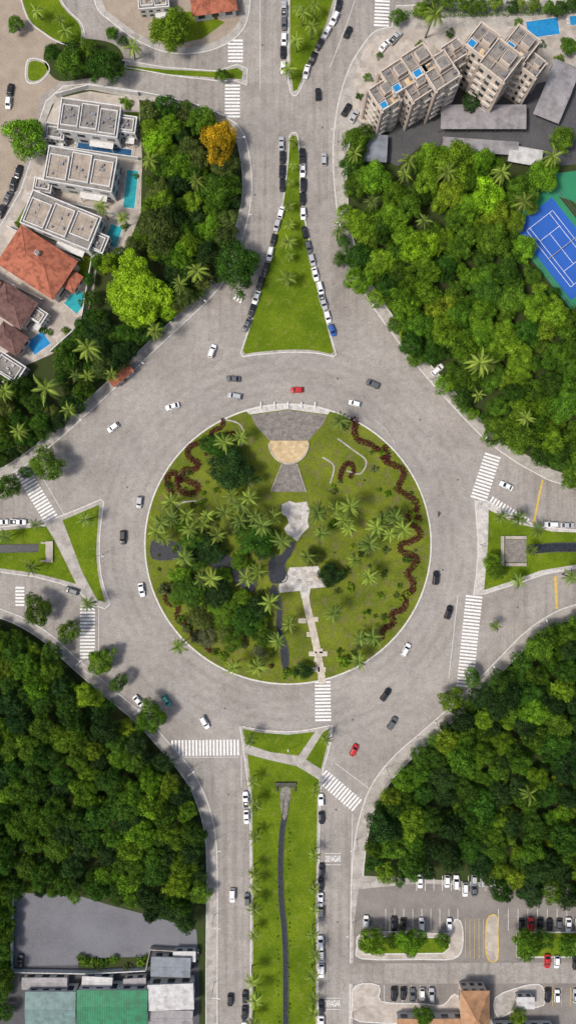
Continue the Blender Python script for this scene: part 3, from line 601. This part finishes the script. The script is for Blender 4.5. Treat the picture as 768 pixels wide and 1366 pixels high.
def car(px,py,ang,col=None,kind=None,name='parked_car',z=0.01):
    col=col or random.choices(['white','black','silver','grey','navy','red'],[40,22,20,12,4,2])[0]
    kind=kind or random.choices(['hatch','sedan','suv','pickup'],[40,30,24,6])[0]
    if (kind,col) not in CARS:
        me=CARB[kind].copy(); me.materials[0]=PAINTS[col]; CARS[(kind,col)]=me
    nm='pickup_truck' if kind=='pickup' else name
    o=bpy.data.objects.new(nm,CARS[(kind,col)]); COL.objects.link(o); x,y=P(px,py,0.9); o.location=(x,y,z); o.rotation_euler=(0,0,math.radians(ang)+random.uniform(-.02,.02)); o.scale=(1.06,1.08,1.03)
random.seed(5)
for a,b,g,c,k in ((283,468,70,'white','suv'),(311,505,175,'grey','sedan'),(313,528,170,'silver','suv'),(230,542,195,'white','sedan'),(151,570,215,'white','hatch'),(396,520,180,'red','hatch'),(473,538,165,'white','hatch'),(497,512,155,'grey','suv'),(186,670,262,'silver','hatch'),(164,717,270,'black','suv'),(189,787,280,'white','sedan'),(581,771,85,'black','suv'),(598,817,72,'black','suv'),(541,867,62,'white','suv'),(514,927,55,'black','suv'),(523,965,58,'grey','suv'),(472,1001,65,'red','hatch'),(273,964,300,'white','suv'),(222,935,305,'teal','hatch'),(185,936,310,'white','sedan'),(96,788,160,'grey','suv'),(675,648,155,'white','sedan'),(424,125,90,'black','hatch'),(432,212,90,'silver','hatch'),(464,42,65,'black','hatch'),(310,1195,270,'white','suv'),(307,1335,270,'black','hatch')):
    car(a,b,g,c,k,'car')
def row(pts,cols,ang=None,sp=17.5,skip=()):
    path=[Vector(p) for p in pts]
    tot=[0]
    for j in range(len(path)-1): tot.append(tot[-1]+(path[j+1]-path[j]).length)
    n=0; s=0
    while s<=tot[-1]:
        for j in range(len(path)-1):
            if tot[j]<=s<=tot[j+1]:
                t=(s-tot[j])/(tot[j+1]-tot[j]); q=path[j].lerp(path[j+1],t); dv=path[j+1]-path[j]; break
        if n not in skip:
            a=ang if ang is not None else math.degrees(math.atan2(-dv.y,dv.x))
            cc={'w':'white','b':'black','s':'silver','g':'grey','r':'red','u':'blue','l':'lblue'}.get(cols[n%len(cols)])
            car(q.x+random.uniform(-.8,.8),q.y+random.uniform(-1,1),a+random.uniform(-2,2)+(0 if n%9 else 180) if ang is None else a,cc)
        n+=1; s+=sp*random.uniform(1.0,1.10)
row([(378,12),(378,95)],'sgwbwsb',sp=18.5,skip=(5,)); row([(454,-12),(449,18),(436,42),(421,66),(410,92),(405,112)],'bbwwbbwwgw',sp=19)
row([(376,190),(376,250)],'sbbbg',sp=18.5); row([(403,207),(404,290)],'bwbbws',sp=18.5)
row([(375,282),(368,305),(358,345),(345,385),(334,420),(326,440)],'wsbwbbwbgbb',sp=18.5)
row([(407,310),(413,335),(421,365),(430,398),(438,425),(446,447)],'bgswwswuu',sp=18.5)
row([(328,1066),(330,1110),(331,1112)],'wwswg',sp=22); row([(428,1068),(430,1112)],'wbw',sp=22)
row([(428,1160),(428,1225)],'bbwgbs',sp=18.5); row([(428,1258),(428,1310)],'wswl',sp=18.5); row([(428,1345),(428,1440)],'bws',sp=19)
row([(326,1330),(325,1440)],'bbwsw',sp=22); row([(329,1200),(329,1215)],'g',sp=20)
row([(-60,700),(12,697),(40,697)],'wsww',sp=20); row([(-10,765),(8,766)],'ws',sp=19); row([(735,700),(830,700)],'wssw',sp=20)
row([(14,118),(10,150)],'bw',sp=19); row([(24,228),(14,258),(2,282)],'bbg',sp=19); car(462,146,60,'black','suv'); car(472,155,60,'silver')
car(513,60,50,'white',z=Z+.05); car(527,50,50,'silver',z=Z+.05);car(28,1282,90,'black','hatch',z=Z+.06)
car(583,493,40,'white','suv','car',z=Z+.03)

# ------------------------------------------------------------ car park (south-east)
prism('car_park',[(478,1186),(560,1178),(868,1196),(868,1466),(472,1466),(470,1320),(472,1230)],None,Z+0.03,M['parking'])
prism('access_road',[(466,1285),(868,1283),(868,1311),(466,1312)],None,Z+0.045,M['road'])
zc=Z+0.05
def kerbed(pts,top='grass',nm='planting_bed',km='kerb',up=0):
    prism(nm,pts,Z,Z+0.16+up,M[top]); ribbon('kerb',pts,0.4,Z,Z+0.2+up,M[km],closed=True)
kerbed(cr([(480,1246),(520,1242),(570,1244),(598,1244),(606,1226),(615,1232),(616,1262),(604,1278),(560,1279),(482,1278),(476,1262)],3,True),'terrace','pavement')
kerbed([(484,1251),(520,1248),(590,1250),(598,1256),(599,1264),(590,1271),(486,1272)],up=.04)
kerbed(cr([(649,1226),(661,1220),(663,1240),(663,1278),(651,1280),(647,1262)],3,True),'terrace','pavement','yellow')
kerbed([(688,1243),(868,1243),(868,1276),(688,1276)]); 
kerbed(cr([(474,1314),(505,1314),(508,1335),(560,1338),(590,1340),(606,1325),(618,1345),(600,1362),(480,1362),(470,1340)],3,True),'terrace','pavement')
kerbed(cr([(660,1330),(700,1314),(722,1315),(724,1340),(690,1345),(664,1356)],3,True),'walk','pavement')
def bays(x0,x1,y0,y1,pitch,mat='paint'):
    x=x0
    while x<=x1: line([(x,y0),(x,y1)],0.13,mat,zc+.02,'parking_bay_marking'); x+=pitch
bays(555,650,1168,1188,11.5); bays(514,612,1212,1240,12); bays(620,646,1225,1278,6,'yellow'); bays(664,830,1212,1241,13,'paint'); bays(512,582,1314,1337,12); bays(724,830,1316,1342,12,'yellow')
def perp(x0,n,pitch,y,cols,skip=()):
    for i in range(n):
        if i in skip: continue
        c={'w':'white','b':'black','s':'silver','g':'grey','r':'red'}.get(cols[i%len(cols)]); car(x0+i*pitch,y+random.uniform(-1,1),90+(180 if random.random()<.4 else 0),c,z=Z+.05)
perp(560,9,12,1176,'wwwwwwss',(1,2,5)); perp(488,1,12,1230,'w'); perp(525,7,12.3,1233,'bbwwgbw',(2,4,5)); perp(670,13,12.5,1234,'bgbrbbgwsb',(0,1)); 
perp(525,5,12.5,1327,'bbgws',()); perp(730,8,12.5,1328,'bwrsgb',(2,)); perp(692,9,12.5,1283,'bgwrwsb',(0,1,2,5)); perp(620,2,12,1186,'wg')

# ------------------------------------------------------------ buildings
def win_list(W,D,h,floors,n,m,z0=0.9):
    out=[];fh=h/floors
    for f in range(floors):
        zz=f*fh+fh*.32; wh=fh*.45
        for i in range(n):
            x=-W/2+(i+.5)*W/n
            for s in (-1,1): out.append((x,s*(D/2+.01),zz,W/n*.5,.08,wh))
        for i in range(m):
            y=-D/2+(i+.5)*D/m
            for s in (-1,1): out.append((s*(W/2+.01),y,zz,.08,D/m*.5,wh))
    return out
def frames(wl): return [(a,b,c-.08,(d+.16 if d>.1 else .05),(e+.16 if e>.1 else .05),.08) for a,b,c,d,e,f in wl]+[(a,b,c+f,(d+.16 if d>.1 else .05),(e+.16 if e>.1 else .05),.08) for a,b,c,d,e,f in wl]
def flat_house(px,py,w,d,h,rot,name='modern_house',roofs=3,roofm='rooftan'):
    x,y=P(px,py,h); e=empty(name,(x,y,Z),math.radians(rot)); W=w*S;D=d*S
    boxes('walls',[(0,0,0,W,D,h)],M['white'],e)
    boxes('parapet',[(0,D/2-.12,h,W+.1,.34,.5),(0,-D/2+.12,h,W+.1,.34,.5),(W/2-.12,0,h,.34,D-.6,.5),(-W/2+.12,0,h,.34,D-.6,.5)],M['white'],e)
    pl=[];wd=[];box=[];jt=[]
    k=(W-1)/roofs
    for i in range(roofs):
        cx=-W/2+.5+k*(i+.5); off=random.uniform(-.08,.08)*D; dd=D*random.uniform(.62,.82)
        pl.append((cx,off,h+.02,k*.82,dd,.22)); wd.append((cx,off+dd/2,h,k*.9,.3,.75)); wd.append((cx,off-dd/2,h,k*.9,.3,.75)); wd+=[(cx-k*.43,off,h,.25,dd-.3,.74),(cx+k*.43,off,h,.25,dd-.3,.74)]
        for q in range(4): box.append((cx+random.uniform(-.28,.28)*k,off+random.uniform(-.35,.35)*dd,h+.25,random.uniform(.4,1.1),random.uniform(.4,.9),random.uniform(.3,.7)))
        jt+=[(cx,off,h+.24,.12,dd-.4,.05),(cx,off-dd*.17,h+.24,k*.8,.12,.045)]
    boxes('roof',[(0,0,h-.02,W-.5,D-.5,.06)],M['roofgrey'],e); boxes('roof_deck',pl,M[roofm],e); boxes('roof_upstand',wd,M['white'],e); boxes('roof_equipment',box,M['metal'],e); boxes('roof_joints',jt,M['roofgrey'],e)
    wl=win_list(W,D,h,2,4,3); boxes('windows',wl,M['glass'],e); boxes('window_frames',frames(wl),M['frame'],e)
    boxes('door',[(W*.12,-D/2-.03,0,1.1,.12,2.2)],M['door'],e)
    boxes('terrace_canopy',[(W*.2,-D/2-1.1,h*.48,W*.4,2.0,.2)],M['white'],e)
    boxes('canopy_post',[(W*.2-W*.18,-D/2-2,0,.2,.2,h*.48),(W*.2+W*.18,-D/2-2,0,.2,.2,h*.48)],M['white'],e)
    return e
def hip_house(px,py,w,d,h,rot,roof='terra',name='tiled_house',wall='beige',eave=.7,slope=.42,gable=False,chimney=False):
    x,y=P(px,py,h); e=empty(name,(x,y,Z),math.radians(rot)); W=w*S;D=d*S
    boxes('walls',[(0,0,0,W-eave*2,D-eave*2,h)],M[wall],e)
    a=W/2;b=D/2; rh=b*slope; ins=0 if gable else b
    ins=min(ins,a*.95)
    v=[(-a,-b,h),(a,-b,h),(a,b,h),(-a,b,h),(-a+ins,0,h+rh),(a-ins,0,h+rh),(-a,-b,h-.15),(a,-b,h-.15),(a,b,h-.15),(-a,b,h-.15)]
    f=[(0,1,5,4),(1,2,5),(2,3,4,5),(3,0,4),(6,7,1,0),(7,8,2,1),(8,9,3,2),(9,6,0,3),(9,8,7,6)]
    mkobj('roof',v,f,M[roof],None,e)
    rv=[];rf=[]
    for p,q in ((4,5),(0,4),(3,4),(1,5),(2,5)):
        tv,tf=tube(v[p],v[q],.13,.13,6); bb=len(rv); rv+=tv; rf+=[tuple(bb+i for i in t) for t in tf]
    mkobj('ridge_tiles',rv,rf,M[roof],None,e)
    if chimney:
        boxes('chimney',[(-.5,b*.3,h,1.3,1.3,rh+.9)],M['white'],e); boxes('chimney_cap',[(-.5,b*.3,h+rh+.92,1.0,1.0,.15)],M['roofgrey'],e)
    wl=win_list(W-eave*2,D-eave*2,h,max(1,int(h/3)),3,2); boxes('windows',wl,M['glass'],e); boxes('window_frames',frames(wl),M['frame'],e)
    boxes('door',[(0,-D/2+eave-.03,0,1.0,.12,2.1)],M['door'],e)
    return e
def pool(px,py,w,d,rot,mat='pool'):
    x,y=P(px,py); e=empty('swimming_pool',(x,y,Z+.02),math.radians(rot)); W=w*S;D=d*S
    boxes('pool_deck',[(0,0,0,W+2.4,D+2.4,.14)],M['terrace'],e); boxes('pool_water',[(0,0,.142,W,D,.01)],M[mat],e)
    boxes('pool_coping',[(0,D/2+.15,.14,W+.6,.3,.08),(0,-D/2-.15,.14,W+.6,.3,.08),(W/2+.15,0,.14,.3,D,.08),(-W/2-.15,0,.14,.3,D,.08)],M['white_pav'],e)
    lg=[(-W/2-.8,-D/4+i*1.2,.14,.7,.55,.3) for i in range(2)]; boxes('lounger',lg,M['white'],e)
prism('house_plots',[(76,132),(120,122),(186,132),(190,215),(188,285),(168,335),(130,350),(125,395),(112,432),(75,470),(30,490),(-60,500),(-60,360),(0,310),(30,262),(48,212),(58,172)],None,Z+0.03,M['terrace'])
prism('grass',[(150,150),(186,150),(186,185),(150,180)],None,Z+0.045,M['grass']);prism('grass',[(40,265),(75,255),(60,290),(20,300)],None,Z+0.045,M['grass']);prism('grass',[(95,330),(130,340),(122,375),(100,365)],None,Z+0.045,M['grass'])
flat_house(120,158,78,42,7,-8,roofs=3,roofm='roofgrey'); flat_house(168,166,28,22,5.5,-8,roofs=1,roofm='roofgrey'); flat_house(74,176,26,20,4,-8,roofs=1,roofm='roofgrey')
flat_house(108,226,90,46,7,-10,roofs=3); flat_house(82,294,96,46,7,-22,roofs=3); flat_house(58,248,24,18,4,-10,roofs=1)
flat_house(128,322,30,24,5,-22,roofs=1,roofm='roofgrey')
pool(140,200,72,9,-8,'pooldark'); pool(175,253,15,50,-6); pool(152,315,16,28,-18); pool(103,402,22,26,-40); pool(52,458,26,20,35,'poolblue')
hip_house(50,350,88,60,6.5,-33,slope=.30,chimney=True); hip_house(92,372,30,26,4.5,-33,eave=.5,slope=.3)
hip_house(18,408,52,42,6,-33,'brown',slope=.32); hip_house(14,452,40,30,5,-33,'brown'); flat_house(12,490,40,26,4,-33,roofs=1,roofm='roofgrey'); flat_house(50,420,24,18,4,-33,roofs=1,roofm='rooftan'); hip_house(-30,380,50,40,6,-33,'terra')
for p0,p1 in (((60,196),(186,214)),((40,262),(165,290)),((12,305),(110,350)),((125,345),(110,432)),((76,130),(120,118)),((120,118),(186,128)),((0,372),(60,402)),((70,470),(112,432))):
    ribbon('garden_wall',[p0,p1],0.3,Z,2.3,M['white'])
ribbon('garden_wall',cr([(122,118),(150,120),(200,128),(260,142),(300,158)],4),0.3,Z,1.8,M['white'])
for k in range(34):
    a,b=random.choice(((60,205),(50,285),(180,230),(168,300),(30,300),(120,350),(118,400),(90,440),(20,385),(170,140),(80,205),(60,440))); bush(a+random.uniform(-8,8),b+random.uniform(-6,6),random.uniform(3,6),random.choice(['mid','deep','bright']))
hip_house(161,500,34,15,3,40,'terra','roadside_shelter','white',.3,.35,True)
hip_house(285,4,60,28,4,8,'terra','tiled_house','white'); flat_house(205,2,40,20,4,5,roofs=2)
# apartment towers
prism('yard_asphalt',[(515,185),(560,120),(640,70),(700,110),(745,100),(868,80),(868,215),(720,222),(640,200),(560,195),(530,222),(515,215)],None,Z+0.03,M['asphalt'])
prism('terrace',[(470,105),(490,55),(522,40),(868,30),(868,95),(745,105),(700,115),(640,80),(560,125),(500,175),(470,155)],None,Z+0.045,M['terrace'])
def tower(mods,name='apartment_tower'):
    x,y=P(mods[0][0],mods[0][1],mods[0][4]); e=empty(name,(x,y,Z),0)
    for (px,py,w,d,h,rot,pl) in mods:
        X,Y=P(px,py,h); g=bpy.data.objects.new('wing',None); COL.objects.link(g); g.parent=e; g.location=(X-x,Y-y,0); g.rotation_euler=(0,0,math.radians(rot)); W=w*S;D=d*S; fl=max(1,int(h/3))
        boxes('walls',[(0,0,0,W,D,h)],M['beige'],g)
        boxes('corner_fins',[(sx*W/2,sy*D/2,0,.9,.9,h+.3) for sx in(-1,1) for sy in(-1,1)],M['beige2'],g)
        boxes('roof',[(0,0,h,W-.6,D-.6,.12)],M['roofgrey'],g)
        boxes('parapet',[(0,D/2-.1,h,W-.9,.3,.9),(0,-D/2+.1,h,W-.9,.3,.9),(W/2-.1,0,h,.3,D-.9,.9),(-W/2+.1,0,h,.3,D-.9,.9)],M['beige'],g)
        wl=win_list(W,D,h,fl,3,3); boxes('windows',wl,M['glass'],g); boxes('window_frames',frames(wl),M['frame'],g)
        bs=[];br=[]
        for f in range(1,fl):
            for sx in(-.28,.28):
                bs.append((sx*W,-D/2-.5,f*h/fl,W*.32,1.0,.15)); br.append((sx*W,-D/2-.95,f*h/fl+.15,W*.32,.1,.9))
            bs.append((-W/2-.5,0,f*h/fl,1.0,D*.35,.15)); br.append((-W/2-.95,0,f*h/fl+.15,.1,D*.35,.9))
        boxes('balcony_slabs',bs,M['white'],g); boxes('balcony_railings',br,M['beige'],g)
        boxes('roof_plant_room',[(W*.15,D*.12,h+.1,W*.38,D*.38,2.0)],M['beige'],g); boxes('plant_room_roof',[(W*.15,D*.12,h+2.1,W*.34,D*.34,.1)],M['roofgrey'],g)
        boxes('roof_equipment',[(-W*.3+i*.9,D*.32,h+.12,.6,.7,.6) for i in range(4)]+[(W*.38,-D*.3,h+.12,1,1,1.1)],M['metal'],g)
        boxes('terrace_divider',[(-W*.1,0,h+.1,.2,D*.8,1.0),(0,-D*.15,h+.1,W*.8,.2,0.98)],M['beige2'],g)
        if pl:
            boxes('roof_pool',[(-W*.27,-D*.32,h+.12,W*.32,D*.28,.5)],M['white'],g); boxes('roof_pool_water',[(-W*.27,-D*.32,h+.63,W*.27,D*.23,.02)],M['poolblue'],g)
            boxes('roof_terrace',[(W*.28,-D*.32,h+.12,W*.3,D*.22,.06)],M['cream'],g)
tower([(512,128,28,32,16,33,True),(530,104,32,34,17,33,True),(558,84,34,34,18,33,True),(586,96,36,38,18,33,False),(556,118,30,26,16,33,False),(604,70,26,24,17,33,False)])
tower([(643,56,32,34,19,-38,True),(667,82,38,40,20,-38,False),(694,60,34,34,18,-38,True),(710,88,24,24,16,-38,False)])
def shed(px,py,w,d,h,rot,mat='cor_grey',name='carport',wall=False,pitch=.12):
    x,y=P(px,py,h); e=empty(name,(x,y,Z),math.radians(rot)); W=w*S;D=d*S
    rh=D/2*pitch
    v=[(-W/2,-D/2,h),(W/2,-D/2,h),(W/2,0,h+rh),(-W/2,0,h+rh),(W/2,D/2,h),(-W/2,D/2,h)]; v+=[(a,b,c-.12) for a,b,c in v]
    mkobj('roof',v,[(0,1,2,3),(3,2,4,5),(0,6,7,1),(1,7,8,2),(2,8,10,4),(4,10,11,5),(5,11,9,3),(3,9,6,0),(7,6,9,8),(8,9,11,10)],M[mat],None,e)
    if wall:
        boxes('walls',[(0,0,0,W-.6,D-.6,h-.13)],M['white'],e); wl=win_list(W-.6,D-.6,h,1,max(2,int(W/4)),2); boxes('windows',wl,M['glass'],e); boxes('door',[(W*.2,-D/2+.27,0,1.2,.1,2.2)],M['door'],e)
        boxes('roof_ridge',[(0,0,h+rh-.02,W,.3,.06)],M[mat],e)
    else: boxes('posts',[(i*W/6,s*D*.4,0,.18,.18,h+.02) for i in range(-3,4) for s in(-1,1)],M['metal'],e)
shed(644,156,112,32,4,0); shed(742,122,36,78,3.5,-22); shed(501,198,30,36,3,-3,'cor_blue'); shed(640,195,100,18,3,-4); shed(700,208,44,22,3,-10,'cor_white')
pool(723,38,42,22,8,'poolblue'); pool(765,28,12,12,8,'poolblue')
for a,b in ((505,75),(490,105),(478,130),(600,45),(690,32),(750,55),(720,60),(560,60),(745,80)): bush(a,b,random.uniform(4,7),random.choice(['mid','bright','deep']))
# tennis court
x,y=P(748,332); e=empty('tennis_court',(x,y,Z),math.radians(-52))
boxes('surround',[(0,0,0,38,20,.06)],M['courtgreen'],e); 
boxes('court_surface',[(0,0,.06,31,16,.01)],M['court'],e)
ln=[(0,5.48,.072,23.8,.14,.01),(0,-5.48,.072,23.8,.14,.01),(0,4.1,.072,23.8,.14,.011),(0,-4.1,.072,23.8,.14,.011),(11.9,0,.072,.14,10.8,.012),(-11.9,0,.072,.14,10.8,.012),(6.4,0,.072,.14,8.1,.012),(-6.4,0,.072,.14,8.1,.012),(0,0,.072,12.7,.14,.013)]
boxes('court_lines',ln,M['paint'],e); boxes('net',[(0,0,.09,.06,12.8,1.0)],M['trim'],e); boxes('net_tape',[(0,0,1.09,.1,12.8,.06)],M['white'],e); boxes('net_posts',[(0,6.5,.06,.12,.12,1.1),(0,-6.5,.06,.12,.12,1.1)],M['metal'],e)
boxes('fence_posts',[(i*4.75,s*10,0,.08,.08,3) for i in range(-4,5) for s in(-1,1)]+[(s*19,j*5,0,.08,.08,3) for j in(-1,0,1) for s in(-1,1)],M['metal'],e)
boxes('fence_rails',[(0,s*10,zz,38,.05,.05) for s in(-1,1) for zz in(1.5,2.95)]+[(s*19,0,zz,.05,20,.05) for s in(-1,1) for zz in(1.5,2.95)],M['metal'],e)
prism('sports_ground',[(735,232),(768,228),(868,230),(868,330),(800,300),(762,268),(730,258)],None,Z+.035,M['courtgreen'])
# south-west yard and buildings
prism('yard',[(20,1190),(110,1196),(150,1208),(215,1225),(262,1240),(265,1280),(180,1286),(20,1290)],None,Z+0.03,M['lot'])
prism('yard',[(-60,1290),(266,1284),(266,1466),(-60,1466)],None,Z+0.045,M['asphalt'])
ribbon('boundary_wall',[(19,1188),(18,1292),(120,1294),(196,1290)],0.3,Z,2.2,M['white'])
ribbon('boundary_wall',[(196,1290),(202,1262),(266,1266)],0.3,Z,2.2,M['walk'])
prism('grass',[(105,1278),(200,1276),(200,1288),(105,1292)],Z,Z+.1,M['soil'])
for k in range(16): bush(random.uniform(105,198),random.uniform(1276,1290),random.uniform(3,7),random.choice(['mid','deep','olive','bright']))
shed(68,1346,66,46,5,0,'cor_teal','warehouse',True); shed(150,1344,92,46,5.5,0,'cor_green','warehouse',True,.05); shed(228,1330,60,34,5,2,'cor_white','warehouse',True,.05)
shed(228,1290,52,26,4,-2,'cor_blue','warehouse',True); shed(228,1358,58,20,4,0,'cor_grey','warehouse',True); shed(130,1310,40,14,3.5,-3,'cor_white','warehouse',True); shed(60,1312,60,16,3,0,'cor_grey','warehouse',True);shed(180,1312,30,14,3,3,'cor_grey','warehouse',True)
shed(246,1276,30,14,3,0,'cor_white','warehouse',True)
hip_house(633,1352,38,60,6,0,'cor_orange','tiled_house','beige')
shed(585,1372,110,26,4,0,'cor_orange','warehouse',True); shed(700,1338,24,16,3,0,'cor_white','kiosk',True); shed(700,1388,80,30,5,0,'cor_grey','warehouse',True)

# ------------------------------------------------------------ street furniture
def lamp(px,py,ang):
    x,y=P(px,py); e=empty('street_lamp',(x,y,Z),math.radians(ang))
    v,f=tube((0,0,0),(0,0,8),.11,.06,8); mkobj('pole',v,f,M['metal'],None,e)
    v,f=tube((0,0,7.9),(2.2,0,8.5),.05,.04,6); mkobj('arm',v,f,M['metal'],None,e)
    boxes('lamp_head',[(2.4,0,8.42,.8,.28,.14)],M['white'],e); boxes('base_plate',[(0,0,0,.45,.45,.08)],M['metal'],e)
for a,b,g in ((326,300,0),(318,200,0),(450,190,180),(457,310,180),(270,405,-40),(190,485,-40),(110,558,-45),(30,625,-60),(500,410,225),(575,508,225),(645,580,230),(110,882,45),(185,945,45),(255,1024,40),(286,1120,0),(286,1220,0),(286,1310,0),(475,1120,180),(515,1024,150),(580,962,130),(655,890,130),(720,832,110),(470,1230,180),(470,1350,180),(136,740,0),(641,727,180),(384,1000,90)): lamp(a,b,g)
def sign(px,py,ang):
    x,y=P(px,py); e=empty('traffic_sign',(x,y,Z),math.radians(ang)); v,f=tube((0,0,0),(0,0,2.6),.04,.04,6); mkobj('post',v,f,M['metal'],None,e)
    n=16; vv=[(-.05,.32*math.cos(6.2832*i/n),2.5+.32*math.sin(6.2832*i/n)) for i in range(n)]; mkobj('plate',vv,[tuple(range(n))],M['white'],None,e)
for a,b,g in ((325,474,90),(444,473,90),(142,800,0),(325,972,90),(440,972,90),(636,675,180)): sign(a,b,g)
# motorcycle with rider
x,y=P(584,686); e=empty('motorcycle',(x,y,.01),math.radians(88))
for wx in(-.65,.65):
    vv=[];ff=[];n=14
    for yy in(-.05,.05):
        for i in range(n): vv.append((wx+.3*math.cos(6.2832*i/n),yy,.3+.3*math.sin(6.2832*i/n)))
    ff=[(i,(i+1)%n,n+(i+1)%n,n+i) for i in range(n)]+[tuple(range(n)),tuple(range(n,2*n))]; mkobj('wheel',vv,ff,M['tyre'],None,e)
boxes('frame',[(0,0,.35,.9,.16,.3),(-.3,0,.7,.7,.22,.12)],M['trim'],e); boxes('fuel_tank',[(.25,0,.65,.45,.26,.22)],PAINTS['red'],e); boxes('handlebar',[(.5,0,1.0,.05,.7,.04)],M['metal'],e)
v,f=tube((.45,0,1.0),(.66,0,.3),.03,.03,6); mkobj('fork',v,f,M['metal'],None,e)
def skin(name,vs,es,rad,mat,parent):
    me=bpy.data.meshes.new(name); me.from_pydata(vs,es,[]); o=bpy.data.objects.new(name,me); COL.objects.link(o); o.parent=parent
    o.modifiers.new('s','SKIN'); sv=me.skin_vertices[0].data
    for i,r in enumerate(rad): sv[i].radius=(r,r)
    sv[0].use_root=True; o.modifiers.new('u','SUBSURF').levels=1; me.materials.append(mat); return o
skin('rider',[(-.25,0,.88),(-.12,0,1.15),(0,0,1.4),(.05,0,1.52),(.08,0,1.66),(0,.2,1.38),(.22,.3,1.18),(.46,.3,1.04),(0,-.2,1.38),(.22,-.3,1.18),(.46,-.3,1.04),(.15,.2,.82),(.05,.22,.35),(.15,-.2,.82),(.05,-.22,.35)],
 [(0,1),(1,2),(2,3),(3,4),(2,5),(5,6),(6,7),(2,8),(8,9),(9,10),(0,11),(11,12),(0,13),(13,14)],[.16,.16,.15,.07,.13,.09,.06,.045,.09,.06,.045,.09,.06,.09,.06],PAINTS['navy'],e)

# ------------------------------------------------------------ light, sky, camera
el=math.radians(58); az=math.radians(-115)   # sun towards the lower left of the map
sd=bpy.data.lights.new('sun','SUN'); sd.energy=2.9; sd.angle=math.radians(9); sd.color=(1,.96,.90)
so=bpy.data.objects.new('sun',sd); COL.objects.link(so)
d=Vector((math.sin(az)*math.cos(el),math.cos(az)*math.cos(el),math.sin(el)))
so.rotation_euler=d.to_track_quat('Z','Y').to_euler()
w=bpy.data.worlds.new('World'); bpy.context.scene.world=w; w.use_nodes=True; nt=w.node_tree
sk=nt.nodes.new('ShaderNodeTexSky'); sk.sky_type='NISHITA'; sk.sun_disc=False; sk.sun_elevation=el; sk.sun_rotation=az; sk.dust_density=4; sk.air_density=1.0; sk.ozone_density=0.6
nt.links.new(sk.outputs[0],nt.nodes['Background'].inputs[0]); nt.nodes['Background'].inputs[1].default_value=0.13
cam=bpy.data.cameras.new('camera'); co=bpy.data.objects.new('camera',cam); COL.objects.link(co); co.location=(0,0,H)
cam.sensor_fit='VERTICAL'; cam.sensor_height=36; cam.lens=36*H/(1366*S); cam.clip_end=6000; cam.clip_start=1
bpy.context.scene.camera=co
sc=bpy.context.scene; sc.view_settings.view_transform='Standard'; sc.view_settings.look='None'; sc.view_settings.exposure=0
